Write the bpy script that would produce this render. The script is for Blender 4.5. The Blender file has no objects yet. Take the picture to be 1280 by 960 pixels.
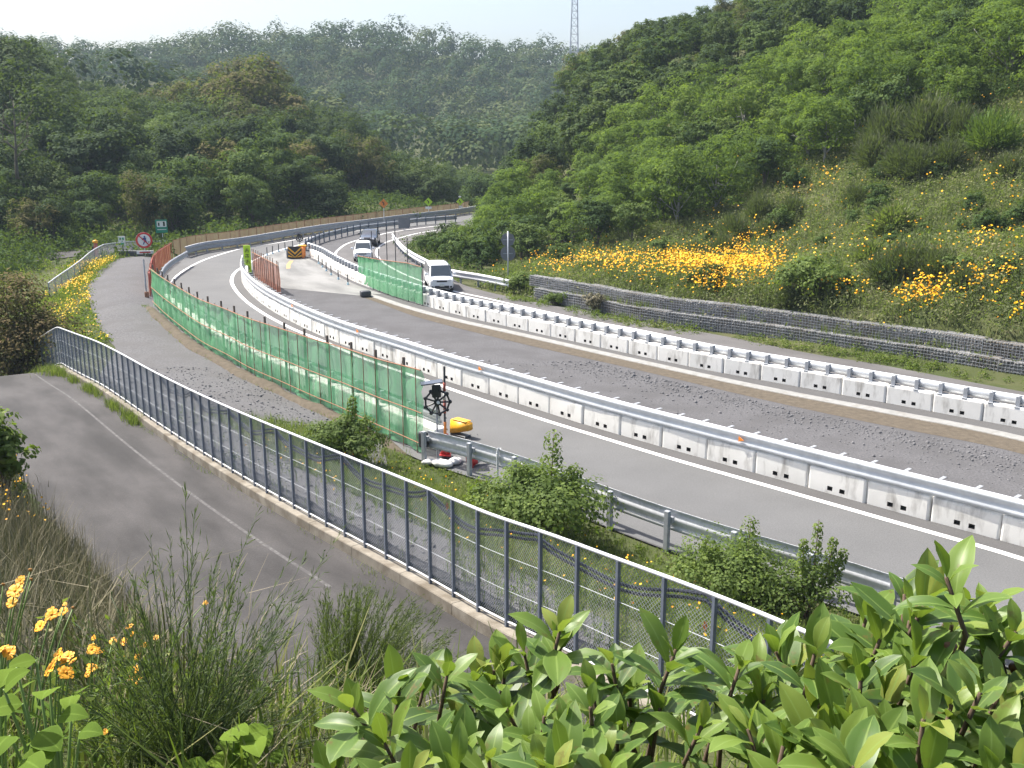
import bpy, bmesh, math, random
import numpy as np
from mathutils import Vector, Matrix
R = math.radians
scene = bpy.context.scene
COL = scene.collection
rng = np.random.default_rng(7)

# ------------------------------------------------------------------ camera (eye on the slope above the side road)
FPX = 1250.0; TILT = math.atan(310/1250); EYE = 10.5
CT, ST = math.cos(TILT), math.sin(TILT)
def ray(x, y):
    a = (x-640)/FPX; b = (y-480)/FPX
    return np.array([a, CT-b*ST, -ST-b*CT])
def g(x, y, z=0.0):
    d = ray(x, y); t = (z-EYE)/d[2]
    return np.array([d[0]*t, d[1]*t, z])
def at(x, y, D):
    d = ray(x, y); t = D/math.hypot(d[0], d[1])
    return np.array([d[0]*t, d[1]*t, EYE+d[2]*t])
def proj(P):
    P = np.atleast_2d(P)
    z = P[:, 2]-EYE
    dep = P[:, 1]*CT - z*ST; up = P[:, 1]*ST + z*CT
    dep = np.where(dep < .01, .01, dep)
    return 640+FPX*P[:, 0]/dep, 480-FPX*up/dep
cam = bpy.data.cameras.new('camera'); camo = bpy.data.objects.new('camera', cam); COL.objects.link(camo)
cam.sensor_width = 36; cam.lens = 36*FPX/1280; cam.clip_start = .05; cam.clip_end = 6000
camo.location = (0, 0, EYE); camo.rotation_euler = (math.pi/2-TILT, 0, 0)
scene.camera = camo

# ------------------------------------------------------------------ world and sun
SUN_AZ, SUN_EL = -58.0, 56.0     # degrees: azimuth from +Y (negative = towards -X), elevation
w = bpy.data.worlds.new('World'); scene.world = w; w.use_nodes = True
nt = w.node_tree; nt.nodes.clear()
sky = nt.nodes.new('ShaderNodeTexSky'); sky.sky_type = 'NISHITA'; sky.sun_disc = False
sky.sun_elevation = R(SUN_EL); sky.sun_rotation = R(SUN_AZ)
sky.air_density = 1.0; sky.dust_density = 4.5; sky.ozone_density = 1.5; sky.altitude = 50
bg = nt.nodes.new('ShaderNodeBackground'); bg.inputs[1].default_value = .118
wo = nt.nodes.new('ShaderNodeOutputWorld')
nt.links.new(sky.outputs[0], bg.inputs[0]); nt.links.new(bg.outputs[0], wo.inputs[0])
sl = bpy.data.lights.new('sun', 'SUN'); sl.energy = 5.0; sl.angle = R(.6); sl.color = (1, .955, .88)
so = bpy.data.objects.new('sun', sl); COL.objects.link(so)
sd = Vector((math.sin(R(SUN_AZ))*math.cos(R(SUN_EL)), math.cos(R(SUN_AZ))*math.cos(R(SUN_EL)), math.sin(R(SUN_EL))))
so.rotation_euler = (-sd).to_track_quat('-Z', 'Y').to_euler(); so.location = (-40, 40, 80)
vs = scene.view_settings; vs.view_transform = 'Standard'; vs.look = 'None'; vs.exposure = 1.1; vs.gamma = 1; vs.use_curve_mapping = False

# ------------------------------------------------------------------ object helpers
def empty(name, loc=(0, 0, 0), rz=0.0):
    o = bpy.data.objects.new(name, None); COL.objects.link(o)
    o.location = tuple(float(v) for v in loc); o.rotation_euler = (0, 0, rz); o.empty_display_size = .2
    return o
def tag(o, label=None, cat=None, group=None, kind=None):
    if label: o['label'] = label
    if cat: o['category'] = cat
    if group: o['group'] = group
    if kind: o['kind'] = kind
    return o
def thing(name, label, cat, loc=(0, 0, 0), rz=0.0, group=None):
    return tag(empty(name, loc, rz), label, cat, group)
def link(name, me, mats, parent=None):
    o = bpy.data.objects.new(name, me); COL.objects.link(o)
    for m in (mats if isinstance(mats, (list, tuple)) else [mats]): me.materials.append(m)
    if parent is not None: o.parent = parent
    return o
def dup(root, loc=None, rz=None, scale=None, label=None, group=None):
    c = root.copy(); COL.objects.link(c)
    if loc is not None: c.location = tuple(float(v) for v in loc)
    if rz is not None: c.rotation_euler = (0, 0, rz)
    if scale is not None: c.scale = scale if hasattr(scale, '__len__') else (scale,)*3
    if label: c['label'] = label
    if group: c['group'] = group
    for ch in list(root.children):
        k = ch.copy(); COL.objects.link(k); k.parent = c
        for gch in list(ch.children):
            q = gch.copy(); COL.objects.link(q); q.parent = k
    return c
def pmesh(name, V, F, smooth=False, mi=None, attrs=None):
    V = np.asarray(V, dtype=np.float32).reshape(-1, 3)
    me = bpy.data.meshes.new(name)
    if isinstance(F, np.ndarray):
        n, k = F.shape
        me.vertices.add(len(V)); me.vertices.foreach_set('co', V.ravel())
        me.loops.add(n*k); me.loops.foreach_set('vertex_index', F.astype(np.int32).ravel())
        me.polygons.add(n); me.polygons.foreach_set('loop_start', np.arange(0, n*k, k, dtype=np.int32))
        me.update(calc_edges=True)
    else:
        me.from_pydata(V.tolist(), [], F); me.update()
    if smooth: me.polygons.foreach_set('use_smooth', np.ones(len(me.polygons), dtype=bool))
    if mi is not None: me.polygons.foreach_set('material_index', np.asarray(mi, dtype=np.int32))
    for k, a in (attrs or {}).items():
        at_ = me.attributes.new(k, 'FLOAT', 'POINT'); at_.data.foreach_set('value', np.asarray(a, dtype=np.float32).ravel())
    return me
class MB:
    """collects boxes, tubes, prisms into one mesh"""
    def __init__(s): s.V = []; s.F = []; s.M = []; s.n = 0
    def add(s, V, F, m=0):
        V = np.asarray(V, float).reshape(-1, 3); s.V.append(V)
        for f in F: s.F.append([int(i)+s.n for i in f]); s.M.append(m)
        s.n += len(V)
    def box(s, lo, hi, m=0, M=None):
        x0, y0, z0 = lo; x1, y1, z1 = hi
        V = np.array([(x0,y0,z0),(x1,y0,z0),(x1,y1,z0),(x0,y1,z0),(x0,y0,z1),(x1,y0,z1),(x1,y1,z1),(x0,y1,z1)], float)
        if M is not None: V = np.array([tuple(M @ Vector(v)) for v in V])
        s.add(V, [(0,3,2,1),(4,5,6,7),(0,1,5,4),(1,2,6,5),(2,3,7,6),(3,0,4,7)], m)
    def rbox(s, lo, hi, r=.02, seg=2, m=0, M=None):
        bm = bmesh.new(); bmesh.ops.create_cube(bm, size=1)
        lo = Vector(lo); hi = Vector(hi); c = (lo+hi)/2; d = hi-lo
        for v in bm.verts: v.co = Vector((v.co.x*d.x, v.co.y*d.y, v.co.z*d.z))+c
        bmesh.ops.bevel(bm, geom=bm.edges[:], offset=r, segments=seg, affect='EDGES', profile=.5)
        s.bm(bm, m, M)
    def bm(s, bm, m=0, M=None):
        bm.verts.index_update()
        s.add([tuple(M @ v.co) if M is not None else tuple(v.co) for v in bm.verts], [[v.index for v in f.verts] for f in bm.faces], m)
        bm.free()
    def tube(s, pts, r, sides=6, m=0, caps=True):
        P = np.asarray(pts, float); n = len(P)
        rr = np.full(n, r) if np.isscalar(r) else np.asarray(r, float)
        T = np.gradient(P, axis=0); T /= np.linalg.norm(T, axis=1)[:, None]+1e-9
        ref = np.array([0, 0, 1.]) if abs(T[0, 2]) < .9 else np.array([1., 0, 0])
        A = np.cross(T, ref); A /= np.linalg.norm(A, axis=1)[:, None]+1e-9
        B = np.cross(T, A)
        th = np.arange(sides)*2*math.pi/sides
        V = P[:, None]+rr[:, None, None]*(A[:, None]*np.cos(th)[None, :, None]+B[:, None]*np.sin(th)[None, :, None])
        F = []
        for i in range(n-1):
            for j in range(sides):
                k = (j+1) % sides
                F.append((i*sides+j, (i+1)*sides+j, (i+1)*sides+k, i*sides+k))
        if caps: F += [list(range(sides)), [(n-1)*sides+j for j in range(sides)][::-1]]
        s.add(V.reshape(-1, 3), F, m)
    def sweep(s, prof, pts, m=0, closed=True, zs=None):
        """prof: (offset to the travel direction's right, height) loop swept along plan polyline pts (x,y[,z])"""
        P = np.asarray(pts, float); n = len(P)
        if P.shape[1] == 2: P = np.c_[P, np.zeros(n)]
        T = np.gradient(P[:, :2], axis=0); T /= np.linalg.norm(T, axis=1)[:, None]+1e-9
        N = np.c_[T[:, 1], -T[:, 0]]
        k = len(prof); V = []
        for i in range(n):
            for (o, z) in prof: V.append((P[i, 0]+N[i, 0]*o, P[i, 1]+N[i, 1]*o, P[i, 2]+z))
        F = []
        for i in range(n-1):
            for j in range(k if closed else k-1):
                q = (j+1) % k
                F.append((i*k+j, i*k+q, (i+1)*k+q, (i+1)*k+j))
        if closed: F += [list(range(k))[::-1], [(n-1)*k+j for j in range(k)]]
        s.add(V, F, m)
    def mesh(s, name, smooth=False):
        V = np.concatenate(s.V) if s.V else np.zeros((0, 3))
        me = bpy.data.meshes.new(name); me.from_pydata(V.tolist(), [], s.F); me.update()
        me.polygons.foreach_set('material_index', np.asarray(s.M, dtype=np.int32))
        if smooth: me.polygons.foreach_set('use_smooth', np.ones(len(me.polygons), dtype=bool))
        return me
    def obj(s, name, mats, parent=None, smooth=False): return link(name, s.mesh(name, smooth), mats, parent)

# ------------------------------------------------------------------ polyline helpers
def smooth(pts, step=.5):
    P = np.asarray(pts, float)
    Q = np.vstack([2*P[0]-P[1], P, 2*P[-1]-P[-2]]); out = []
    for i in range(1, len(Q)-2):
        p0, p1, p2, p3 = Q[i-1:i+3]
        n = max(2, int(np.linalg.norm(p2-p1)/step))
        for t in np.arange(n)/n:
            out.append(.5*((2*p1)+(-p0+p2)*t+(2*p0-5*p1+4*p2-p3)*t*t+(-p0+3*p1-3*p2+p3)*t**3))
    out.append(P[-1]); return np.array(out)
def relax(P, k):
    P = P.copy()
    for _ in range(k): P[1:-1] = .25*P[:-2]+.5*P[1:-1]+.25*P[2:]
    return P
def arclen(P): return np.r_[0, np.cumsum(np.linalg.norm(np.diff(P[:, :2], axis=0), axis=1))]
def resample(P, n=None, step=None, s0=0.0):
    L = arclen(P)
    S = np.linspace(0, L[-1], n) if n else np.arange(s0, L[-1], step)
    return np.stack([np.interp(S, L, P[:, k]) for k in range(P.shape[1])], 1)
def offset(P, d):
    """to the right of travel"""
    T = np.gradient(P[:, :2], axis=0); T /= np.linalg.norm(T, axis=1)[:, None]+1e-9
    Q = P.copy(); Q[:, 0] += T[:, 1]*d; Q[:, 1] -= T[:, 0]*d; return Q
def gl(px, z=0.0, ext0=(), ext1=(), step=.6, rel=6):
    P = [g(x, y, z)[:2] for x, y in px]
    P = [np.array(e, float) for e in ext0]+P+[np.array(e, float) for e in ext1]
    return relax(smooth(P, step), rel)

# ------------------------------------------------------------------ lines of the place, on the road plane (z = 0); travel runs from far to near
near_base = gl([(304,338),(302,351),(308,362),(320.6,374.7),(336,386),(356.6,398),(380,410),(411,424),(447,438),(490,452),(531,466.5),(560,477),(650.6,505),(740,533.5),(834,560.5),(940,590),(1080,629),(1180,656),(1280,684)], ext1=[(15.6,22.2),(19.5,18)])
right_base = gl([(380,319),(397,325.5),(420,340),(449,354.5),(490,369),(530,382),(581,396),(616,404),(680,418.5),(740,432),(792.5,443.5),(845.6,455),(907.5,467),(979,480),(1062.5,495),(1160,513.5),(1275,535)], ext1=[(22.5,32),(27,28)])
kerb_low = gl([(452,368),(466,371),(500,383),(560,399.4),(650,419.5),(800,454),(960,488.5),(1120,519),(1280,551)], ext1=[(21,28.5),(25,24.5)])
earth_low = gl([(452,371),(480,381),(520,396),(600,417),(680,436),(800,463),(960,501),(1120,535),(1280,567)], ext1=[(20,26.5),(24,22.5)])
line_in = gl([(407,294),(375,306),(355,311),(340,316),(320,324),(308,331),(294,340),(289.3,350),(291,357),(299,368.5),(313,381),(336,396),(358,407.5),(380,417.5),(407,427.5),(438,442),(472.5,455),(508,467),(533,475.5),(560,485.5),(660,519),(760,549.5),(840,574),(940,602),(1181.5,671),(1280,698)], ext1=[(14.7,21.3),(18.5,17.2)])
line_out = gl([(460,286.5),(407,293.5),(350,303),(312,309),(300,311),(272.5,319),(252.5,326),(235,335),(222.5,343.7),(216,351)], ext1=[(-24,70),(-21.2,64.6),(-17.5,58),(-12.4,50.2),(-8.2,44.6),(-6.2,41.8)])
rline_l = gl([(560,281),(525,285),(485,291),(470,295),(444,301),(431,306),(425,310.5),(419.5,316),(421,325.6),(437,336.5),(470,350)], ext1=[(-6.6,66.6),(-3,62),(3,55.5),(9,49),(16,41.5),(24,33.5)])
rline_r = gl([(545,288),(520,292),(491,300),(482.5,303),(475,307.5),(470,315),(472.5,321),(480,329),(510,345),(562.5,363),(600,371),(642.5,381),(680,389),(740,402),(800,412.5),(859,425)], ext1=[(13.8,46.7),(20.3,39.2),(28,31.5)])
redge = gl([(655,375),(725,388),(800,402),(900,419),(1020,443.5),(1085,453),(1280,490)], ext0=[(-5.2,78),(-3.2,71.5)], ext1=[(29,33),(36,27)])
net_px = [((192,382),(192,335)),((208,398),(208,346)),((235,420),(235,363.5)),((258,437),(256,374)),((286,451),(286,386.5)),((311,467),(311,395)),((360,489),(360,411)),((380,499),(380,417.5)),((405,510),(405,426.5)),((429,520),(428,434)),((480,546),(477,448.5)),((511,559),(508,456.5)),((530,569),(529,462.5))]
net_line = relax(smooth([g(*b)[:2] for b, t in net_px], .5), 6)
far_wall = gl([(232.5,322.5),(245,318.5),(260,315),(300,310),(350,301),(407,291.5),(460,284.5),(510,277.5),(557,272),(580,269)], ext1=[(-5,142.5)])
far_net = offset(far_wall, -1.1)
rust_net = relax(smooth([(-24.2,66.2),(-25.6,70.5),(-27.5,76.5),(-28.6,81.5),(-29.4,86.5)], .5), 4)
rail_line = gl([(529,578),(580,590.5),(641,612),(712,640),(799,675),(905,713),(1026,750)], ext1=[(9.6,18.9),(13,15.3),(18,10)])

# side-road fence: base points with their heights
fence_c = np.array([(-33,56,-4.4),(-30.5,54.6,-3.6),(-27.6,53,-2.8),(-25,51,-1.7),(-23.3,49.2,-.9),(-21.9,47.3,-.25),(-20.66,45.2,.08),(-18.6,42.1,.42),(-16.4,38.9,.74),(-14.1,35.45,.98),(-12.05,32.4,1.14),(-9.6,28.7,1.42),(-7.0,24.75,1.8),(-4.55,21.15,2.17),(-2.2,18.0,2.42),(-.86,15.95,2.66),(-.2,14.85,2.8)])
for (x, y, z) in ((663,660,2.9),(717,680,3.0),(774,702,3.1),(838,724,3.17),(911,752,3.26),(992,785,3.35),(1100,832,3.45)):
    p = g(x, y, z+1.8); fence_c = np.vstack([fence_c, (p[0], p[1], z)])
fence_line = relax(smooth(fence_c, .4), 5)
fence_end = fence_line[-1]
# ------------------------------------------------------------------ terrain: one height field through control points
def seg_dist(X, Y, L, height=False):
    """distance to polyline and sign (+ right of travel)"""
    D = np.full(X.shape, 1e9); S = np.zeros(X.shape); H_ = np.zeros(X.shape)
    for i in range(len(L)-1):
        ax, ay = L[i, :2]; bx, by = L[i+1, :2]; dx, dy = bx-ax, by-ay; l2 = dx*dx+dy*dy+1e-12
        t = np.clip(((X-ax)*dx+(Y-ay)*dy)/l2, 0, 1)
        d = np.hypot(X-ax-t*dx, Y-ay-t*dy); m = d < D
        if height: H_ = np.where(m, L[i, 2]+t*(L[i+1, 2]-L[i, 2]), H_)
        D = np.where(m, d, D); S = np.where(m, np.sign(-(dx*(Y-ay)-dy*(X-ax))), S)
    return (D, S, H_) if height else (D, S)
def inside(X, Y, poly):
    c = np.zeros(X.shape, bool); n = len(poly); j = n-1
    for i in range(n):
        xi, yi = poly[i][:2]; xj, yj = poly[j][:2]
        m = ((yi > Y) != (yj > Y)) & (X < (xj-xi)*(Y-yi)/(yj-yi+1e-12)+xi)
        c ^= m; j = i
    return c
gab_top = [g(660,347.5,1.25), g(735,358.5,1.35), g(810,370,1.45), g(920,382,1.5), g(1010,392,1.55), g(1090,402,1.6), g(1180,413,1.6), g(1280,427,1.65), np.array([31,36.2,1.65]), np.array([40,28.5,1.65])]
gab_line = relax(smooth(np.array(gab_top)[:, :2], .6), 5)
corr_left = np.vstack([resample(rail_line[::-1], step=1.2), resample(offset(net_line, -.9)[::-1], step=1.2), resample(far_net[:, :], step=2)])
corr_right = np.vstack([np.array([(-4,143.5),(-3,138),(-2.6,131),(-5,121),(-8,113),(-10.3,106),(-10.9,100),(-10.6,95),(-8.6,86)]), resample(redge, step=1.5)])
corridor = np.vstack([corr_left, corr_right])
pleft = [(148,323.5),(130,334),(114,351),(110,365),(112.5,378),(120,402),(144,435),(150,441)]
path_left = relax(smooth([g(*p)[:2] for p in pleft], .5), 4)

CP = []
def cp(*pts):
    for p in pts: CP.append([float(v) for v in p])
fr = resample(fence_line, step=2.6)
for p in fr: cp(p)
fl = offset(fence_line, 0.0)
for d, dz in ((2.3, .02), (4.6, .05)):                            # the side road lies on the camera's side of the fence
    for p in resample(offset(fence_line[60:], d), step=3.2): cp((p[0], p[1], p[2]-.28+dz))
for p in resample(offset(fence_line[70:], 7.2), step=3.5):
    cp((p[0], p[1], p[2]+(1.9 if p[1] < 30 else .7)))
for p in resample(offset(fence_line[70:], 5.7), step=3.5): cp((p[0], p[1], p[2]+(.75 if p[1] < 30 else .2)))
for p in resample(offset(fence_line[95:], -1.7), step=3): cp((p[0], p[1], p[2]-.25))
cp((0,0,8.95),(0,1.6,8.9),(-3,2,8.75),(3,2,8.85),(0,-6,9.2),(-8,-4,9),(8,-4,9),(0,4.2,7.7),(-2.6,4.4,7.7),(2.6,4.2,7.7),(-1.4,5.8,6.3),(-4,6.4,6.6),(-7,4,7.7),(-10,7,6.6),(-14,10,6),(-6.2,9.6,4.9),(-10,13,4.2),(-15,17,3.4),(-22,24,2),(-20,10,6),(-30,20,3),(6,2,8.6),(10,-2,8.9),(10,4,4.6),(20,-10,7),(-3.4,9,4.6),(1.6,5.6,6.2))
for p in resample(rail_line, step=2.5): cp((p[0], p[1], -.03))
for p in resample(offset(rail_line[:-14], 2.2), step=3): cp((p[0], p[1], .22))
for L in (net_line, near_base, right_base, redge, line_out, path_left): 
    for p in resample(L, step=4.5): cp((p[0], p[1], 0))
for p in resample(gab_line, step=4): cp((p[0], p[1], .35))
# right hill: ground heights at picture columns and distances
for x, y, D in ((1280,370,54),(1280,300,63),(1280,210,73),(1280,120,84),(1280,40,98),(1120,365,57),(1120,290,67),(1120,200,79),(1120,110,95),(1120,50,118),
                (960,352,66),(960,290,76),(960,215,90),(960,130,110),(960,60,140),(800,336,75),(800,275,88),(800,190,112),(800,110,140),(800,75,160),
                (700,318,90),(700,255,110),(700,185,145),(700,140,168),(640,268,110),(640,232,150),(610,250,140)): cp(at(x, y, D))
for x, D, z in ((600,170,-2),(620,180,-2),(650,182,-1),(672,180,1.5),(640,205,-3),(680,205,2),(600,210,-4),(660,165,1),(640,170,0),(655,135,2.2),(620,150,-.5)): q_ = at(x, 200, D); cp((q_[0], q_[1], z))
cp((60,60,22),(90,90,36),(60,120,30),(40,190,20),(90,200,30),(15,210,6),(-5,200,-2),(70,20,14),(110,10,20),(45,0,3),(160,160,40),(-12,175,-1))
# left hill
for x, y, D in ((0,318,108),(0,250,140),(0,165,170),(30,118,196),(90,182,196),(160,196,196),(205,188,200),(245,168,205),(90,310,110),(160,295,120),(160,220,160),(240,290,118),(240,200,175),(290,145,210),(350,160,212),(310,220,160),(330,265,128),(410,196,214),(400,245,150),(460,205,214),(480,240,170),(540,228,220),(590,228,240),(560,252,168),(500,254,146)): cp(at(x, y, D))
cp((-95,120,3),(-130,180,20),(-180,150,22),(-60,270,8),(-130,270,12),(-200,260,20),(-70,80,-2.5),(-110,70,0),(-50,95,-1),(-45,72,-2.8),(-38,60,-4.6),(-45,48,-4.6),(-60,50,-4),(-34,76,-1.2),(-37,88,-.6),(-33,66,-2.2),(-29,60,-2.6),(-26.5,56,-2.0),(-90,40,-3),(-52,32,-1))
# far hills
RIDGE = ((-200,85),(0,66),(60,72),(100,77),(150,80),(200,74),(250,60),(280,52),(340,60),(400,54),(440,47),(480,50),(530,57),(600,70),(690,74),(760,80),(900,85),(1100,80),(1400,80))
for x, y in RIDGE: cp(at(x, y+12, 560))
for x in range(-200, 1500, 170): cp(at(x, 150, 440)); cp((at(x, 200, 330)[0], at(x, 200, 330)[1], 2.0)); p = at(x, 60, 560); cp((p[0]*1.5, p[1]*1.5, 40))
cp((-900,1400,30),(900,1400,30),(0,1500,30),(-900,300,40),(900,300,40),(-900,-40,0),(900,-40,10))
CP = np.array(CP)
keep = []                                                          # drop control points that sit on top of each other
for i in range(len(CP)):
    if not keep or np.min(np.hypot(CP[keep, 0]-CP[i, 0], CP[keep, 1]-CP[i, 1])) > .9: keep.append(i)
CP = CP[keep]
def tps_k(r2): return np.where(r2 > 1e-12, .5*r2*np.log(r2+1e-12), 0)
SC = 50.0
cx = CP[:, :2]/SC
K = tps_k(((cx[:, None]-cx[None])**2).sum(2))+np.eye(len(cx))*2e-4
Pm = np.c_[np.ones(len(cx)), cx]
A = np.block([[K, Pm], [Pm.T, np.zeros((3, 3))]])
WT = np.linalg.solve(A, np.r_[CP[:, 2], 0, 0, 0])
def tps(X, Y):
    X = np.asarray(X, float); sh = X.shape; q = np.c_[X.ravel(), np.asarray(Y, float).ravel()]/SC; out = np.empty(len(q))
    for a in range(0, len(q), 20000):
        b = q[a:a+20000]
        out[a:a+20000] = tps_k(((b[:, None]-cx[None])**2).sum(2)) @ WT[:-3] + WT[-3]+b @ WT[-2:]
    return out.reshape(sh)
def sstep(t): t = np.clip(t, 0, 1); return t*t*(3-2*t)
def ht(X, Y):
    X = np.atleast_1d(np.asarray(X, float)); Y = np.atleast_1d(np.asarray(Y, float))
    Z = tps(X, Y)
    near = (np.abs(X) < 60) & (Y > 5) & (Y < 175)
    if near.any():
        x, y, z = X[near], Y[near], Z[near]
        d, _ = seg_dist(x, y, np.vstack([corridor, corridor[:1]]))
        ins = inside(x, y, corridor)
        k = np.where(ins, 0, sstep((d-np.where((x > -14) & (y > 64), 3.0, 0))/2.6))
        z = z*k - .06*(1-k)
        dg, sg = seg_dist(x, y, gab_line); u0 = gab_line[6]-gab_line[0]; u0 = u0/np.linalg.norm(u0); al = (x-gab_line[0, 0])*u0[0]+(y-gab_line[0, 1])*u0[1]                          # the bank behind the stone-cage wall
        z = np.where((sg < 0) & (dg < 14), z+1.15*sstep((dg-.25)/.5)*(1-sstep((dg-4)/10))*sstep((al+.1)/1.5), z)
        dr, sr, fz = seg_dist(x, y, fence_line, True)              # cut the terrain below the side road and the kerb
        kr = sstep((5.0-dr)/.5)*np.where(sr > 0, 1, sstep((.35-dr)/.2))
        z = z*(1-kr)+(fz-.36)*kr
        Z = Z.copy(); Z[near] = z
    return Z
def h1(x, y): return float(ht([x], [y])[0])
# ------------------------------------------------------------------ materials
def newmat(name):
    m = bpy.data.materials.new(name); m.use_nodes = True; m.node_tree.nodes.clear(); return m, m.node_tree.nodes, m.node_tree.links
def ramp(N, stops):
    r = N.new('ShaderNodeValToRGB'); e = r.color_ramp.elements
    while len(e) < len(stops): e.new(.5)
    for i, (p, c) in enumerate(stops): e[i].position = p; e[i].color = (c[0], c[1], c[2], 1)
    return r
def noise(N, L, scale, detail=4, rough=.55, src='Object', stretch=None):
    t = N.new('ShaderNodeTexCoord') if src != 'Position' else N.new('ShaderNodeNewGeometry'); n = N.new('ShaderNodeTexNoise')
    n.inputs['Scale'].default_value = scale; n.inputs['Detail'].default_value = detail; n.inputs['Roughness'].default_value = rough
    if stretch:
        mp = N.new('ShaderNodeMapping'); mp.inputs['Scale'].default_value = stretch
        L.new(t.outputs[src], mp.inputs[0]); L.new(mp.outputs[0], n.inputs['Vector'])
    else: L.new(t.outputs[src], n.inputs['Vector'])
    return n
def mixc(N, L, fac, a, b, mode='MIX'):
    m = N.new('ShaderNodeMix'); m.data_type = 'RGBA'; m.blend_type = mode
    for i, v in ((0, fac), (6, a), (7, b)):
        if hasattr(v, 'is_linked') or hasattr(v, 'links'): L.new(v, m.inputs[i])
        elif i == 0: m.inputs[0].default_value = v
        else: m.inputs[i].default_value = (v[0], v[1], v[2], 1)
    return m.outputs[2]
def surf(name, stops, scale=3.0, rough=.7, bump=0.0, bscale=None, metal=0.0, spec=.5, second=None, src='Object', stretch=None, coat=0.0):
    """principled surface coloured by noise; second = (scale, low, high, colour, amount): stains with an outline of their own"""
    m, N, L = newmat(name)
    p = N.new('ShaderNodeBsdfPrincipled'); o = N.new('ShaderNodeOutputMaterial'); L.new(p.outputs[0], o.inputs[0])
    n = noise(N, L, scale, 5, .6, src, stretch); r = ramp(N, stops); L.new(n.outputs[0], r.inputs[0]); c = r.outputs[0]
    if second:
        n2 = noise(N, L, second[0], 4, .6, src, second[5] if len(second) > 5 else None); r2 = ramp(N, [(second[1], (0, 0, 0)), (second[2], (second[4],)*3)])
        L.new(n2.outputs[0], r2.inputs[0]); c = mixc(N, L, r2.outputs[0], c, second[3])
    L.new(c, p.inputs['Base Color']); p.inputs['Roughness'].default_value = rough; p.inputs['Metallic'].default_value = metal
    p.inputs['Specular IOR Level'].default_value = spec; p.inputs['Coat Weight'].default_value = coat
    if bump:
        nb = noise(N, L, bscale or scale*6, 3, .6, src); b = N.new('ShaderNodeBump'); b.inputs['Strength'].default_value = bump; b.inputs['Distance'].default_value = .02
        L.new(nb.outputs[0], b.inputs['Height']); L.new(b.outputs[0], p.inputs['Normal'])
    return m
def flat(name, c, rough=.5, metal=0.0, spec=.5, emit=0.0, var=.12, coat=0.0):
    lo = [v*(1-var) for v in c]; hi = [min(1, v*(1+var)) for v in c]
    m = surf(name, [(.3, lo), (.7, hi)], 9, rough, 0, None, metal, spec, coat=coat)
    return m
def leafmat(name, stops, trans=.35, rough=.5, spec=.35, obj_var=.0, veins=False, spots=None):
    """leaf: colour from the per-leaf 'tint' attribute, some light passing through; obj_var shifts whole plants"""
    m, N, L = newmat(name)
    a = N.new('ShaderNodeAttribute'); a.attribute_name = 'tint'
    r = ramp(N, stops); f = a.outputs['Fac']
    if obj_var:
        oi = N.new('ShaderNodeObjectInfo'); mm = N.new('ShaderNodeMath'); mm.operation = 'MULTIPLY_ADD'; mm.inputs[1].default_value = obj_var; 
        L.new(oi.outputs['Random'], mm.inputs[0]); mm2 = N.new('ShaderNodeMath'); mm2.operation = 'MULTIPLY'; mm2.inputs[1].default_value = 1-obj_var
        L.new(f, mm2.inputs[0]); L.new(mm2.outputs[0], mm.inputs[2]); f = mm.outputs[0]
    L.new(f, r.inputs[0]); c = r.outputs[0]
    if veins:
        b = N.new('ShaderNodeAttribute'); b.attribute_name = 'across'
        rv = ramp(N, [(0, (1, 1, 1)), (.05, (.6, .6, .6)), (.10, (0, 0, 0)), (.86, (0, 0, 0)), (1, (.55, .55, .55))]); L.new(b.outputs['Fac'], rv.inputs[0])
        c = mixc(N, L, rv.outputs[0], c, veins)
    if spots:
        ns = noise(N, L, 55, 3, .6); rs = ramp(N, [(.60, (0, 0, 0)), (.68, (.8,)*3)]); L.new(ns.outputs[0], rs.inputs[0]); nb = noise(N, L, 9, 2, .5); rb2 = ramp(N, [(.42, (0, 0, 0)), (.62, (1,)*3)]); L.new(nb.outputs[0], rb2.inputs[0])
        c = mixc(N, L, mixc(N, L, 1.0, rs.outputs[0], rb2.outputs[0], 'MULTIPLY'), c, spots)
    p = N.new('ShaderNodeBsdfPrincipled'); L.new(c, p.inputs['Base Color']); p.inputs['Roughness'].default_value = rough; p.inputs['Specular IOR Level'].default_value = spec
    t = N.new('ShaderNodeBsdfTranslucent'); tc = mixc(N, L, .55, c, (.28, .42, .03), 'MIX'); L.new(tc, t.inputs[0])
    mx = N.new('ShaderNodeMixShader'); mx.inputs[0].default_value = trans
    o = N.new('ShaderNodeOutputMaterial'); L.new(p.outputs[0], mx.inputs[1]); L.new(t.outputs[0], mx.inputs[2]); L.new(mx.outputs[0], o.inputs[0])
    return m
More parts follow.
